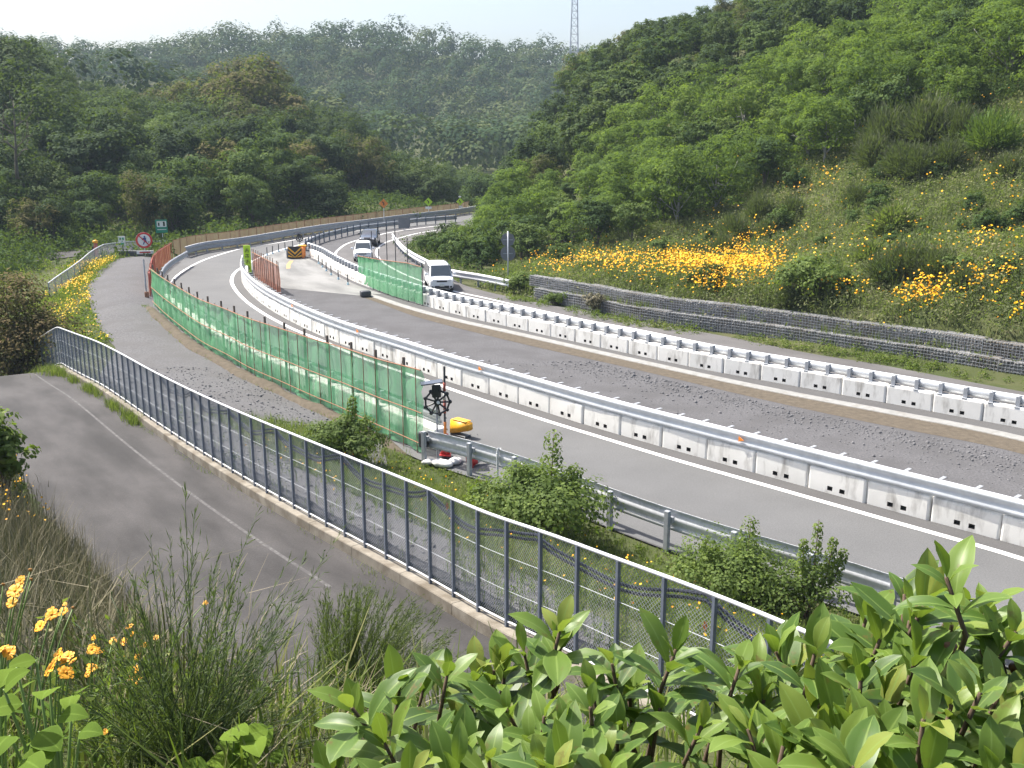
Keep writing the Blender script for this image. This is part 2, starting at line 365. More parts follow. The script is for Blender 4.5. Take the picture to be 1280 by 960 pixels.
def roadmat(name, lo, hi, tracks=0.0, speck=.5):
    m, N, L = newmat(name)
    p = N.new('ShaderNodeBsdfPrincipled'); o = N.new('ShaderNodeOutputMaterial'); L.new(p.outputs[0], o.inputs[0])
    n = noise(N, L, .35, 5, .6); r = ramp(N, [(.3, lo), (.7, hi)]); L.new(n.outputs[0], r.inputs[0]); c = r.outputs[0]
    n2 = noise(N, L, 26, 3, .75); r2 = ramp(N, [(.35, (.62,)*3), (.65, (1.35,)*3)]); L.new(n2.outputs[0], r2.inputs[0])
    c = mixc(N, L, speck, c, r2.outputs[0], 'MULTIPLY')
    if tracks:
        a = N.new('ShaderNodeAttribute'); a.attribute_name = 'across'; b = N.new('ShaderNodeAttribute'); b.attribute_name = 'along'
        cb = N.new('ShaderNodeCombineXYZ'); sc = N.new('ShaderNodeMath'); sc.operation = 'MULTIPLY'; sc.inputs[1].default_value = .05
        L.new(b.outputs['Fac'], sc.inputs[0]); L.new(a.outputs['Fac'], cb.inputs[0]); L.new(sc.outputs[0], cb.inputs[1])
        n3 = N.new('ShaderNodeTexNoise'); n3.inputs['Scale'].default_value = 4.5; n3.inputs['Detail'].default_value = 3; L.new(cb.outputs[0], n3.inputs['Vector'])
        r3 = ramp(N, [(.35, (1-tracks,)*3), (.62, (1+tracks*.5,)*3)]); L.new(n3.outputs[0], r3.inputs[0])
        c = mixc(N, L, 1.0, c, r3.outputs[0], 'MULTIPLY')
    L.new(c, p.inputs['Base Color']); p.inputs['Roughness'].default_value = .85; p.inputs['Specular IOR Level'].default_value = .3
    b = N.new('ShaderNodeBump'); b.inputs['Strength'].default_value = .35; b.inputs['Distance'].default_value = .01
    L.new(n2.outputs[0], b.inputs['Height']); L.new(b.outputs[0], p.inputs['Normal'])
    return m
def netmat(name, c1, c2, alpha, pitch=.35):
    """woven netting: a cloth one sees through, denser in folds that run down it"""
    m, N, L = newmat(name)
    n = noise(N, L, 1.6, 3, .6, 'Object', (1.6, 1.6, .12)); r = ramp(N, [(.3, c1), (.7, c2)]); L.new(n.outputs[0], r.inputs[0])
    d = N.new('ShaderNodeBsdfDiffuse'); tl = N.new('ShaderNodeBsdfTranslucent'); L.new(r.outputs[0], d.inputs[0]); L.new(r.outputs[0], tl.inputs[0])
    ad = N.new('ShaderNodeMixShader'); ad.inputs[0].default_value = .4; L.new(d.outputs[0], ad.inputs[1]); L.new(tl.outputs[0], ad.inputs[2])
    tr = N.new('ShaderNodeBsdfTransparent'); mx = N.new('ShaderNodeMixShader')
    n2 = noise(N, L, 2.3, 4, .6, 'Object', (2.2, 2.2, .2)); r2 = ramp(N, [(.3, (alpha-pitch*.5,)*3), (.7, (min(1, alpha+pitch*.5),)*3)]); L.new(n2.outputs[0], r2.inputs[0])
    L.new(r2.outputs[0], mx.inputs[0]); L.new(tr.outputs[0], mx.inputs[1]); L.new(ad.outputs[0], mx.inputs[2])
    o = N.new('ShaderNodeOutputMaterial'); L.new(mx.outputs[0], o.inputs[0]); return m

G = lambda v: (v, v, v)
M = {}
M['terrain'] = surf('soil_moss_gap_shade', [(.3, (.045, .055, .02)), (.5, (.065, .072, .03)), (.72, (.095, .09, .05))], .8, .95, .5, 9, spec=.1, second=(.12, .45, .6, (.045, .06, .02), .9))  # soil and moss, colour darkened so gaps between plants look like shade
M['asphalt'] = roadmat('new_asphalt', G(.096), G(.116))
M['asphalt_old'] = roadmat('old_asphalt', (.088, .083, .082), (.112, .107, .106), .16)
M['asphalt_side'] = roadmat('side_road_asphalt', (.038, .0355, .0350), (.052, .0485, .0480), .42)
M['shoulder'] = roadmat('darker_asphalt', (.072, .07, .07), (.088, .086, .086))
M['gore'] = roadmat('pale_pavement', (.165, .165, .16), (.21, .208, .20), .28)
M['gravel'] = surf('crushed_stone', [(.25, (.06, .06, .064)), (.5, (.10, .098, .102)), (.75, (.15, .148, .15))], 14, .95, 1.0, 22, spec=.1, second=(.5, .42, .62, (.082, .080, .082), .75))
M['gravel_path'] = surf('path_gravel', [(.25, (.066, .065, .068)), (.5, (.108, .106, .109)), (.75, (.155, .152, .154))], 11, .95, .8, 20, spec=.1, second=(.45, .45, .62, (.095, .092, .092), .7))
M['paint'] = surf('road_paint', [(.3, (.66, .65, .63)), (.7, (.76, .755, .74))], 7, .6, .1, 60, second=(4, .52, .68, (.26, .26, .255), .6))
M['paint_old'] = surf('worn_paint', [(.45, (.046, .043, .043)), (.68, (.105, .10, .098))], 7, .8)
M['earth'] = surf('bare_earth', [(.3, (.075, .063, .048)), (.7, (.12, .10, .076))], 4, .95, .9, 14, spec=.1)
M['concrete'] = surf('kerb_concrete', [(.3, (.165, .145, .115)), (.7, (.25, .225, .185))], 3, .9, .35, 30, second=(1.4, .46, .62, (.085, .066, .042), .7))
M['gutter'] = surf('gutter_concrete', [(.3, (.19, .19, .18)), (.7, (.26, .255, .245))], 3, .9, .2, 30, second=(2.2, .52, .66, (.17, .16, .14), .6))
M['block'] = surf('barrier_concrete', [(.3, (.70, .685, .64)), (.7, (.79, .775, .735))], 1.1, .75, .12, 25, src='Position', second=(2.6, .52, .74, (.27, .25, .22), .8, (1, 1, .3)))
M['slot_shade'] = flat('painted_slot_shade', (.085, .075, .068), .9)  # shade inside the block slots, painted as a dark colour
M['zinc'] = surf('galvanised_steel', [(.3, (.50, .52, .545)), (.7, (.60, .62, .645))], 3, .42, .05, 40, metal=.18, second=(1.1, .5, .7, (.40, .41, .42), .5))
M['zinc_dull'] = surf('weathered_zinc', [(.3, (.27, .285, .31)), (.7, (.36, .375, .40))], 4, .55, .05, 40, metal=.1)
M['post_blue'] = flat('blue_grey_paint', (.15, .172, .215), .5, .1)
M['rail_pale'] = flat('pale_zinc_pipe', (.60, .61, .635), .4, .1)
M['wire'] = flat('mesh_wire', (.36, .38, .41), .5, .2)
M['black'] = flat('black_plastic', (.016, .016, .018), .45)
M['conduit'] = flat('corrugated_conduit', (.028, .03, .045), .4)
M['rust'] = surf('rusty_bar', [(.3, (.22, .105, .06)), (.7, (.33, .17, .10))], 8, .85)
M['steel_dark'] = flat('dark_steel', (.06, .062, .07), .55, .3)
M['net_post'] = flat('netting_post', (.10, .08, .068), .7)
M['net_green'] = netmat('green_netting', (.15, .42, .21), (.22, .53, .29), .72, .26)
M['net_orange'] = netmat('tan_netting', (.215, .15, .105), (.225, .19, .125), .86, .2)
M['net_red'] = netmat('red_brown_netting', (.36, .12, .075), (.44, .19, .12), .74, .3)
M['red_rail'] = flat('red_pole', (.42, .10, .07), .6)
M['orange'] = flat('orange_plastic', (.75, .23, .03), .5)
M['yellow'] = flat('yellow_plastic', (.72, .35, .015), .45)
M['lime'] = flat('fluorescent_lime', (.48, .72, .02), .5)
M['white'] = flat('white_plate', (.75, .75, .73), .5)
M['red'] = flat('red_enamel', (.55, .03, .025), .5)
M['blue'] = flat('blue_enamel', (.02, .06, .22), .5)
M['green_sign'] = flat('green_enamel', (.01, .25, .16), .5)
M['grey_plate'] = flat('grey_plate_back', (.16, .165, .18), .6)
M['mark'] = flat('dark_marking', (.02, .03, .012), .6)
M['sand'] = surf('sandbag_cloth', [(.3, (.52, .50, .47)), (.7, (.70, .69, .66))], 5, .85, .4, 20)
M['car_white'] = flat('white_car_paint', (.78, .78, .80), .25, 0, .5, var=.02, coat=.6)
M['car_dark'] = flat('dark_car_paint', (.014, .015, .022), .22, .3, .5, var=.05, coat=.8)
M['glass'] = flat('tinted_glass', (.035, .045, .055), .08, 0, .8, var=.05)
M['tyre'] = flat('tyre_rubber', (.018, .018, .018), .9)
M['rim'] = flat('wheel_alloy', (.35, .35, .37), .35, .7)
M['lamp'] = flat('headlamp_lens', (.75, .76, .78), .12, .2, .8)
M['plate'] = flat('number_plate', (.62, .64, .60), .5)
M['bark'] = surf('bark', [(.3, (.075, .06, .045)), (.7, (.14, .12, .095))], 5, .95, .6, 18, stretch=(1, 1, .25))
M['bark_grey'] = surf('pale_bark', [(.3, (.20, .19, .175)), (.7, (.32, .31, .29))], 5, .95, .5, 18, stretch=(1, 1, .25))
M['bark_tower'] = flat('tower_steel', (.30, .32, .38), .6, .2)
M['stem_brown'] = flat('woody_stem', (.085, .055, .035), .85)
M['stem_green'] = flat('green_stem', (.13, .20, .045), .6)
M['chip'] = surf('loose_chip', [(.25, (.095, .094, .098)), (.75, (.19, .188, .192))], 4, .95, .3, 9, spec=.1)
M['stone'] = surf('cage_stone', [(.25, (.10, .098, .094)), (.5, (.23, .225, .218)), (.75, (.36, .352, .34))], 2.2, .95, .6, 9, spec=.2, src='Position', second=(.55, .45, .66, (.11, .088, .06), .75))
# foliage
M['f_dark'] = leafmat('leaf_dark_evergreen', [(0, (.017, .033, .014)), (.6, (.037, .063, .021)), (1, (.098, .125, .04))], .16, .85, .12, .55)
M['f_mid'] = leafmat('leaf_mid_green', [(0, (.025, .049, .016)), (.6, (.055, .092, .026)), (1, (.125, .165, .046))], .2, .85, .12, .55)
M['f_olive'] = leafmat('leaf_olive_buds', [(0, (.036, .044, .016)), (.5, (.085, .08, .03)), (1, (.17, .135, .05))], .22, .85, .12, .55)
M['f_light'] = leafmat('leaf_light_green', [(0, (.045, .080, .018)), (.6, (.086, .138, .030)), (1, (.165, .215, .05))], .38, .85, .12, .55)
M['f_blue'] = leafmat('leaf_far_wood_hazed', [(0, (.024, .046, .024)), (.5, (.046, .076, .034)), (1, (.09, .108, .045))], .08, .95, .05)  # lighter, bluer leaf colour carries some of the distance haze
M['f_broom'] = leafmat('broom_twigs', [(0, (.05, .062, .032)), (.6, (.085, .10, .05)), (1, (.13, .14, .075))], .2, .7, .2, .4)
M['f_broom_green'] = leafmat('broom_twigs_green', [(0, (.045, .085, .02)), (1, (.11, .18, .035))], .25, .7, .2, .3)
M['f_herb'] = leafmat('herb_leaves', [(0, (.045, .064, .024)), (.5, (.112, .133, .053)), (.85, (.19, .19, .085)), (1, (.26, .225, .13))], .35, .7, .2)
M['f_flower'] = leafmat('orange_petals', [(0, (.74, .30, .006)), (1, (.86, .50, .012))], .05, .6, .2)
M['f_bank'] = leafmat('bank_herbs', [(0, (.075, .11, .02)), (.6, (.15, .185, .035)), (1, (.27, .27, .06))], .35, .8, .1)
M['f_yellow'] = leafmat('yellow_petals', [(0, (.74, .38, .008)), (1, (.82, .56, .02))], .08, .6, .2)
M['f_photinia'] = leafmat('leaf_bronze', [(0, (.05, .045, .018)), (.5, (.10, .078, .032)), (.85, (.15, .115, .05)), (1, (.19, .125, .07))], .12, .85, .1)
M['f_bush'] = leafmat('leaf_verge_bush', [(0, (.045, .075, .016)), (.6, (.095, .14, .028)), (1, (.17, .22, .045))], .3, .7, .2, .2)
M['f_shrub'] = leafmat('leaf_broad_glossy', [(0, (.036, .072, .019)), (.5, (.072, .132, .025)), (.8, (.135, .205, .034)), (1, (.21, .24, .05))], .32, .44, .34, 0, veins=(.19, .27, .065), spots=(.13, .095, .03))
M['f_grass'] = leafmat('grass_blades', [(0, (.06, .10, .02)), (.6, (.125, .165, .035)), (1, (.24, .22, .10))], .3, .7, .2)
M['f_dry'] = leafmat('dry_stalks', [(0, (.07, .068, .036)), (.5, (.145, .132, .08)), (1, (.29, .25, .17))], .03, .8, .15)
M['f_dbroom'] = leafmat('near_broom', [(0, (.04, .064, .03)), (.6, (.08, .115, .05)), (1, (.17, .20, .10))], .2, .8, .15)
M['f_weed'] = leafmat('broad_weed_leaf', [(0, (.05, .10, .016)), (1, (.14, .21, .028))], .38, .8, .1, 0, veins=(.15, .23, .04))
# ------------------------------------------------------------------ the ground sheet
def axis(lo, hi, fine0, fine1, d, grow=1.09):
    a = list(np.arange(fine0, fine1+1e-6, d)); s = d
    while a[-1] < hi: s *= grow; a.append(a[-1]+s)
    s = d
    while a[0] > lo: s *= grow; a.insert(0, a[0]-s)
    return np.array(a)
gx = axis(-1000, 1000, -40, 40, .42); gy = axis(-60, 1550, -4, 82, .42, 1.05)
GX, GY = np.meshgrid(gx, gy); GZ = ht(GX.ravel(), GY.ravel())
nx, ny = len(gx), len(gy)
idx = np.arange(nx*ny).reshape(ny, nx)
F = np.stack([idx[:-1, :-1], idx[:-1, 1:], idx[1:, 1:], idx[1:, :-1]], -1).reshape(-1, 4)
tag(link('ground', pmesh('ground', np.c_[GX.ravel(), GY.ravel(), GZ], F, True), M['terrain']), kind='structure')

def ribbon(name, A, B, z, mat, n=None, rows=1, drape=False, kind='structure'):
    n = n or max(8, int(max(arclen(A)[-1], arclen(B)[-1])/.6))
    A = resample(A, n); B = resample(B, n); t = np.linspace(0, 1, rows+1)
    P = A[:, None, :2]*(1-t)[None, :, None]+B[:, None, :2]*t[None, :, None]
    if drape: Z = ht(P[..., 0].ravel(), P[..., 1].ravel()).reshape(P.shape[:2])+z
    elif A.shape[1] == 3: Z = A[:, None, 2]*(1-t)+B[:, None, 2]*t+z
    else: Z = np.full(P.shape[:2], z)
    V = np.concatenate([P, Z[..., None]], -1).reshape(-1, 3)
    k = rows+1; i = np.arange(n-1)[:, None]*k+np.arange(rows)[None]
    F = np.stack([i, i+1, i+k+1, i+k], -1).reshape(-1, 4)
    me = pmesh(name, V, F, True, attrs={'across': np.tile(t, n), 'along': np.repeat(np.linspace(0, arclen(A)[-1], n), k)})
    if me.polygons[0].normal.z < 0: me.flip_normals()
    return tag(link(name, me, mat), kind=kind)
# roadbed: gravel sheet over the whole corridor, then the carriageways
bm = bmesh.new(); vv = [bm.verts.new((p[0], p[1], -.004)) for p in corridor]; bm.faces.new(vv); bmesh.ops.triangulate(bm, faces=bm.faces[:])
me = bpy.data.meshes.new('roadbed_gravel'); bm.to_mesh(me); bm.free()
if me.polygons[0].normal.z < 0: me.flip_normals()
tag(link('roadbed_gravel', me, M['gravel']), kind='structure')
lane_far = relax(smooth(np.vstack([[(-4.5, 131), (-9, 123.5), (-14, 118), (-17.4, 113.5), (-19.6, 108), (-20.6, 100.5), (-21.4, 96), (-22, 88), (-21.6, 83.5)], near_base[4:][::30], near_base[-1:]]), .8), 4)
out_edge = relax(smooth(np.vstack([resample(far_wall[::-1], step=6), [(-28.6, 84), (-27.2, 78), (-25.6, 71.5)], resample(offset(net_line, .35), step=5), resample(rail_line, step=4)]), .8), 3)
ribbon('carriageway_road', out_edge, lane_far, .004, M['asphalt'])
ribbon('shoulder_road', offset(near_base, .02), offset(near_base, .62), .006, M['shoulder'])  # strip a tone darker than the lane, along the block row
def stripe(name, L, wd, z=.012, mat='paint'): return ribbon(name, offset(L, -wd/2), offset(L, wd/2), z, M[mat])
stripe('road_marking', line_in[:], .24); stripe('road_marking', line_out, .22)
right_kerb = offset(right_base, .85)
ribbon('return_carriageway_road', resample(np.vstack([rline_l[:60], offset(right_base, -.3)[75:]]), step=1), np.vstack([np.array([(2, 131), (-4, 122), (-7.4, 114), (-9.6, 107), (-10.2, 101), (-10, 95), (-8.2, 87)]), redge]), .004, M['asphalt_old'])
stripe('road_marking', rline_l, .22); stripe('road_marking', rline_r, .22)
ribbon('verge_gravel', offset(redge, -1.6), gab_line[:], .006, M['gravel_path'])
# gore between the two carriageways
gore_l = resample(np.vstack([[(-21, 99)], line_in[(line_in[:, 1] < 97) & (line_in[:, 1] > 84)], near_base[:14]]), step=1)
gore_r = resample(np.vstack([[(-20.2, 97)], offset(right_base, .4)[:46]]), step=1)
ribbon('gore_pavement', gore_l, gore_r, .008, M['gore'], rows=6)
ribbon('gore_marking', np.array([g(358, 336)[:2], g(358, 331)[:2], g(362, 326)[:2]]), np.array([g(363, 335.5)[:2], g(363, 331)[:2], g(367, 326)[:2]]), .014, flat('amber_road_paint', (.42, .26, .10), .8))
# kerb and gutter below the return carriageway, bare earth strip
k0 = relax(offset(right_base, .08)[40:], 2)
ribbon('shoulder_road', k0, offset(kerb_low, -.32), .016, M['shoulder'])
mb = MB(); mb.sweep([(-.34, -.02), (-.34, .05), (-.30, .09), (.06, .03), (.10, -.05)], kerb_low); tag(mb.obj('gutter_kerb', M['gutter']), kind='structure')
ribbon('earth_strip', offset(kerb_low, .07), earth_low, .003, M['earth'])
# gravel works path on the far side of the fence
pl = np.vstack([path_left, fence_line[::-1][(fence_line[::-1][:, 1] < 43) & (fence_line[::-1][:, 1] > 12)][::-1][:, :2]-np.array([0, 0])])
fsub = fence_line[(fence_line[:, 1] < 41.5) & (fence_line[:, 1] > 13)]
pl = np.vstack([path_left[path_left[:, 1] > 47], offset(fsub, -.3)[:, :2]])
pr = np.vstack([[g(189, 324)[:2], g(190, 345)[:2]], offset(net_line, -.75)[net_line[:, 1] > 35], [(-4.6, 31.0), (-3.2, 26.5), (-1.8, 22.5), (0, 18.4), (1.6, 15)]])
PATH_POLY = np.vstack([pl, pr[::-1]])
ribbon('gravel_path', relax(pl, 3), relax(pr, 3), .035, M['gravel_path'], rows=14, drape=True)
# raised earth at the foot of the netting
nl = resample(offset(net_line, .42), step=.35)[:-1]; r_ = np.random.default_rng(3)
w_ = relax(r_.uniform(.6, 1.25, (len(nl), 1)), 2).ravel()*np.clip(np.minimum(np.arange(len(nl)), np.arange(len(nl))[::-1])/5+.02, 0, 1)
V = []; F = []
for i, p in enumerate(nl):
    T = nl[min(i+1, len(nl)-1)]-nl[max(i-1, 0)]; T /= np.linalg.norm(T); N_ = np.array([T[1], -T[0]])
    for o, z in ((-.42, -.03), (-.26, .16), (-.02, .24), (.24, .20), (.46, -.02)):
        q = p+N_*o*w_[i]; V.append((q[0], q[1], z*w_[i]+r_.uniform(-.03, .03)))
for i in range(len(nl)-1):
    for j in range(4): F.append((i*5+j, i*5+j+1, (i+1)*5+j+1, (i+1)*5+j))
me = pmesh('earth_bank', V, F, True); 
if me.polygons[0].normal.z < 0: me.flip_normals()
tag(link('earth_bank', me, M['earth']), kind='structure')
# side road and its worn edge line
fr_ = fence_line
A_ = offset(fr_, .14); B_ = offset(fr_, 4.75)
A_[:, 2] -= .24; B_[:, 2] -= .2
ribbon('side_road', A_, B_, 0, M['asphalt_side'], n=220, rows=10)
e0 = offset(fr_[(fr_[:, 1] < 46) & (fr_[:, 1] > 18)], 1.24); e1 = offset(fr_[(fr_[:, 1] < 46) & (fr_[:, 1] > 18)], 1.32); e0[:, 2] -= .228; e1[:, 2] -= .228
ribbon('side_road_marking', e0, e1, 0, M['paint_old'])
# access road down at the wood's edge
ribbon('access_road', np.array([(-45, 92.5), (-42, 94), (-37, 97), (-33, 103)]), np.array([(-46.5, 95.5), (-43, 97.5), (-38.5, 101), (-35, 107)]), .08, M['asphalt_side'], rows=6, drape=True)
# ------------------------------------------------------------------ built things
def wobj(mb, name, mats, parent=None, smooth=False):
    """mesh collected in world coordinates, hung under a thing that stands at parent.location"""
    me = mb.mesh(name, smooth)
    if parent is not None: me.transform(Matrix.Translation(-parent.location))
    return link(name, me, mats, parent)
def along(L, s):
    S = arclen(L); p = np.array([np.interp(s, S, L[:, k]) for k in range(L.shape[1])])
    q = np.array([np.interp(s+.2, S, L[:, k]) for k in range(2)])-np.array([np.interp(s-.2, S, L[:, k]) for k in range(2)])
    return p, math.atan2(q[1], q[0])
def fr(p, a): return Matrix.Translation((p[0], p[1], p[2] if len(p) > 2 else 0)) @ Matrix.Rotation(a, 4, 'Z')

# --- concrete barrier blocks
def block_mesh():
    L_, W_, H_ = 1.885, .5, .74
    xs = [-L_/2, -.285, -.115, .115, .285, L_/2]; zs = [0, .10, .235, H_]
    bm = bmesh.new(); grid = {}
    for s, y in ((0, -W_/2), (1, W_/2)):
        for i, x in enumerate(xs):
            for k, z in enumerate(zs): grid[s, i, k] = bm.verts.new((x, y, z))
    slot = []
    for s in (0, 1):
        for i in range(5):
            for k in range(3):
                q = [grid[s, i, k], grid[s, i+1, k], grid[s, i+1, k+1], grid[s, i, k+1]]
                f = bm.faces.new(q if s == 0 else q[::-1])
                if k == 1 and i in (1, 3): slot.append(f)
    for k in range(3):
        for i in (0, 5): bm.faces.new([grid[0, i, k], grid[0, i, k+1], grid[1, i, k+1], grid[1, i, k]] if i == 0 else [grid[0, i, k], grid[1, i, k], grid[1, i, k+1], grid[0, i, k+1]])
    for i in range(5):
        for k in (0, 3): bm.faces.new([grid[0, i, k], grid[1, i, k], grid[1, i+1, k], grid[0, i+1, k]] if k == 0 else [grid[0, i, k], grid[0, i+1, k], grid[1, i+1, k], grid[1, i, k]])
    for f in slot:
        r = bmesh.ops.extrude_discrete_faces(bm, faces=[f]); nf = r['faces'][0]
        for v in nf.verts: v.co.y *= .25
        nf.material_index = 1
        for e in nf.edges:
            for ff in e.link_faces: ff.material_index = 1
    bm.normal_update()
    ed = [e for e in bm.edges if all(abs(abs(v.co.y)-W_/2) < 1e-4 or abs(v.co.z-H_) < 1e-4 for v in e.verts) and len(e.link_faces) == 2 and e.calc_face_angle(0) > 1.2
          and all(ff.material_index == 0 for ff in e.link_faces) and not any(v.co.z < .05 for v in e.verts if abs(e.verts[0].co.z-e.verts[1].co.z) < 1e-4)]
    bmesh.ops.bevel(bm, geom=ed, offset=.075, segments=3, affect='EDGES', profile=.5)
    bmesh.ops.recalc_face_normals(bm, faces=bm.faces[:])
    me = bpy.data.meshes.new('barrier_block'); bm.to_mesh(me); bm.free(); return me
blk_me = block_mesh(); rb_ = random.Random(4); blk = None
def block_row(L, s0, s1, label, group, step=1.9):
    global blk
    s = s0
    while s < s1:
        p, a = along(L, s)
        if blk is None: blk = link('barrier_block', blk_me, [M['block'], M['slot_shade']]); o = blk
        else: o = blk.copy(); COL.objects.link(o)
        o.location = (p[0]+rb_.uniform(-.015, .015), p[1]+rb_.uniform(-.015, .015), 0); o.rotation_euler = (0, 0, a+rb_.uniform(-.012, .012)+(math.pi if rb_.random() < .5 else 0)); tag(o, label, 'barrier block', group); s += step
nb_c = offset(near_base, -.25); rb_c = offset(right_base, -.25); ob_c = offset(net_line, -.85)
# arc position of the joint seen beside the last whole block, so that the joints fall where they do
SJ = arclen(near_base); jn = g(1237.5, 675)[:2]; sj = SJ[np.argmin(np.hypot(*(near_base-jn).T))]
block_row(nb_c, (sj % 1.9)+.95-1.9 if (sj % 1.9) > .95 else (sj % 1.9)+.95, arclen(nb_c)[-1], 'white concrete block of the row between the fresh asphalt lane and the gravel strip', 'blocks of the row beside the fresh asphalt lane')
SJ = arclen(right_base); jn = g(1220, 521)[:2]; sj = SJ[np.argmin(np.hypot(*(right_base-jn).T))]
block_row(rb_c, (sj % 1.9)+.95, arclen(rb_c)[-1], 'white concrete block of the row between the gravel strip and the van\'s road', 'blocks of the row beside the road with the van')
block_row(ob_c, 1.2, arclen(ob_c)[-1]-.3, 'white concrete block standing behind the long green netting', 'blocks behind the long green netting')

WB = [(.0, -.26), (.085, -.19), (.095, -.12), (.03, -.04), (.03, .04), (.095, .12), (.085, .19), (0, .26), (-.012, .26), (.07, .18), (.08, .125), (.012, .045), (.012, -.045), (.08, -.125), (.07, -.18), (-.012, -.26)]
def wprof(z, k=1.0, flip=1): return [(o*flip*k, z+h*k) for o, h in WB]
def rail(label, L, zc, side, k, brackets, bmat, name='guard_rail', group=None, marks=(), beam_mat='zinc'):
    t = thing(name, label, 'guard rail', (L[0, 0], L[0, 1], 0), group=group)
    mb = MB(); mb.sweep(wprof(zc, k, side), L); wobj(mb, 'beam', M[beam_mat], t, True)
    S = arclen(L)
    for s in np.arange(.5, S[-1], brackets[0]):
        p, a = along(L, s); mb = MB(); brackets[1](mb, fr(p, a)); wobj(mb, 'bracket', M[bmat], t)
    for (x, y, z) in marks:
        q = g(x, y, z); d = np.hypot(*(L[:, :2]-q[:2]).T); p, a = along(L, S[np.argmin(d)]); mb = MB(); mt = fr(p, a)
        V = [tuple(mt @ Vector(v)) for v in ((-.09, -.11*side, zc-.07), (.10, -.11*side, zc), (-.09, -.11*side, zc+.10), (-.09, -.14*side, zc-.07), (.10, -.14*side, zc), (-.09, -.14*side, zc+.10))]
        mb.add(V, [(0, 1, 2), (5, 4, 3), (0, 3, 4, 1), (1, 4, 5, 2), (2, 5, 3, 0)]); wobj(mb, 'reflector', M['orange'], t)
    return t
def br_near(mb, mt): mb.box((-.06, .03, .742), (.06, .16, 1.20), M=mt); mb.box((-.05, .0, 1.262), (.05, .30, 1.275), M=mt)
rail('galvanised double-humped rail bolted along the block row beside the fresh asphalt lane', resample(offset(near_base, -.04), step=.7), 1.0, 1, 1.0, (1.0, br_near), 'zinc_dull', marks=((366,384,1.0),(448,415,1.0),(602,461,1.0),(933,549,1.0)))
def br_far(mb, mt): mb.box((-.075, -.10, .742), (.075, -.085, 1.13), M=mt); mb.box((-.012, -.085, .742), (.012, .13, 1.13), M=mt); mb.box((-.075, .13, .80), (.075, .145, 1.13), M=mt); mb.box((-.10, -.2, .741), (.10, .16, .756), M=mt)
PIPE = [(.16*math.cos(a), .16*math.sin(a)) for a in np.linspace(0, 2*math.pi, 14, endpoint=False)]
t = thing('guard_rail', 'pale rounded rail on evenly spaced grey brackets along the block row by the van\'s road', 'guard rail', (right_base[0, 0], right_base[0, 1], 0))
Lr = resample(offset(right_base, -.42), step=.7); mb = MB(); mb.sweep([(o*.8, .965+z*1.1) for o, z in PIPE], Lr); wobj(mb, 'beam', M['zinc'], t, True)
Lb = offset(right_base, -.20); Sb = arclen(Lb)[-1]
for s in np.arange(Sb-94, Sb-2, .95):
    p, a = along(Lb, s); mb = MB(); br_far(mb, fr(p, a)); wobj(mb, 'bracket', M['zinc_dull'], t)
# rail behind the netting and its bare end by the red fence
lo_ = relax(smooth(np.vstack([[(-27.0, 83.2), (-26.8, 81.6), (-26.2, 76.8), (-25.2, 72), (-23.6, 67)], resample(offset(net_line, -1.0), step=4)]), .6), 3)
def br_out(mb, mt): mb.box((-.06, -.16, .742), (.06, -.02, 1.20), M=mt)
rail('galvanised rail on blocks behind the green netting, its bare end curling past the red fence', lo_, 1.0, -1, .95, (2.0, br_out), 'zinc_dull', beam_mat='zinc_dull')
# far wall rail on the outside of the bend
def br_fw(mb, mt): mb.box((-.06, -.02, 0), (.06, .12, .95), M=mt)
fw = resample(far_wall, step=1.0)
t = rail('long grey rail round the outside of the distant bend, in front of the tan fence', fw, .62, 1, 1.25, (2.0, br_fw), 'zinc_dull', beam_mat='zinc_dull')
mb = MB(); mb.sweep([(-.06, .93), (.05, .93), (.05, .99), (-.06, .99)], fw); wobj(mb, 'top_rail', M['rail_pale'], t)
# guard rail along the verge with round posts
rl = resample(offset(rail_line, -.17), step=.6)
t = thing('guard_rail', 'galvanised guard rail on square posts along the grassy verge below the netting\'s end', 'guard rail', (rail_line[0, 0], rail_line[0, 1], 0))
mb = MB(); mb.sweep([(o, .80+h*1.12) for o, h in [(-a*.9, b) for a, b in WB]], rl); wobj(mb, 'beam', M['rail_pale'], t, True)
for i, s in enumerate(np.arange(.05, arclen(rail_line)[-1], 2.0)):
    p, a = along(rail_line, s); zb = h1(p[0], p[1])-.05
    mb = MB(); mb.rbox((-.07, -.06, zb), (.07, .06, 1.08), .012, 2, M=fr(p[:2], a)); post = wobj(mb, 'post', M['zinc_dull'], t)
    mb = MB(); mb.box((-.11, .06, .74), (.11, .16, .90), M=fr(p[:2], a)); q = wobj(mb, 'spacer', M['zinc_dull'], t)
p, a = along(rl, .05); mb = MB(); mb.rbox((-.35, -.10, .45), (-.02, .10, 1.0), .06, 2, M=fr(p[:2], a)); wobj(mb, 'end_piece', M['steel_dark'], t)
# guard rail beside the van
vr = gl([(491,303),(497,311),(507,322),(525,334),(560,351),(600,358.5),(644,368)], rel=3)
def br_v(mb, mt): mb.box((-.05, .0, -.2), (.05, .12, .86), M=mt)
rail('white-topped guard rail at the hill foot beside the van, ending at a rounded tip', resample(vr, step=.7), .66, 1, 1.05, (2.0, br_v), 'zinc_dull', beam_mat='rail_pale')

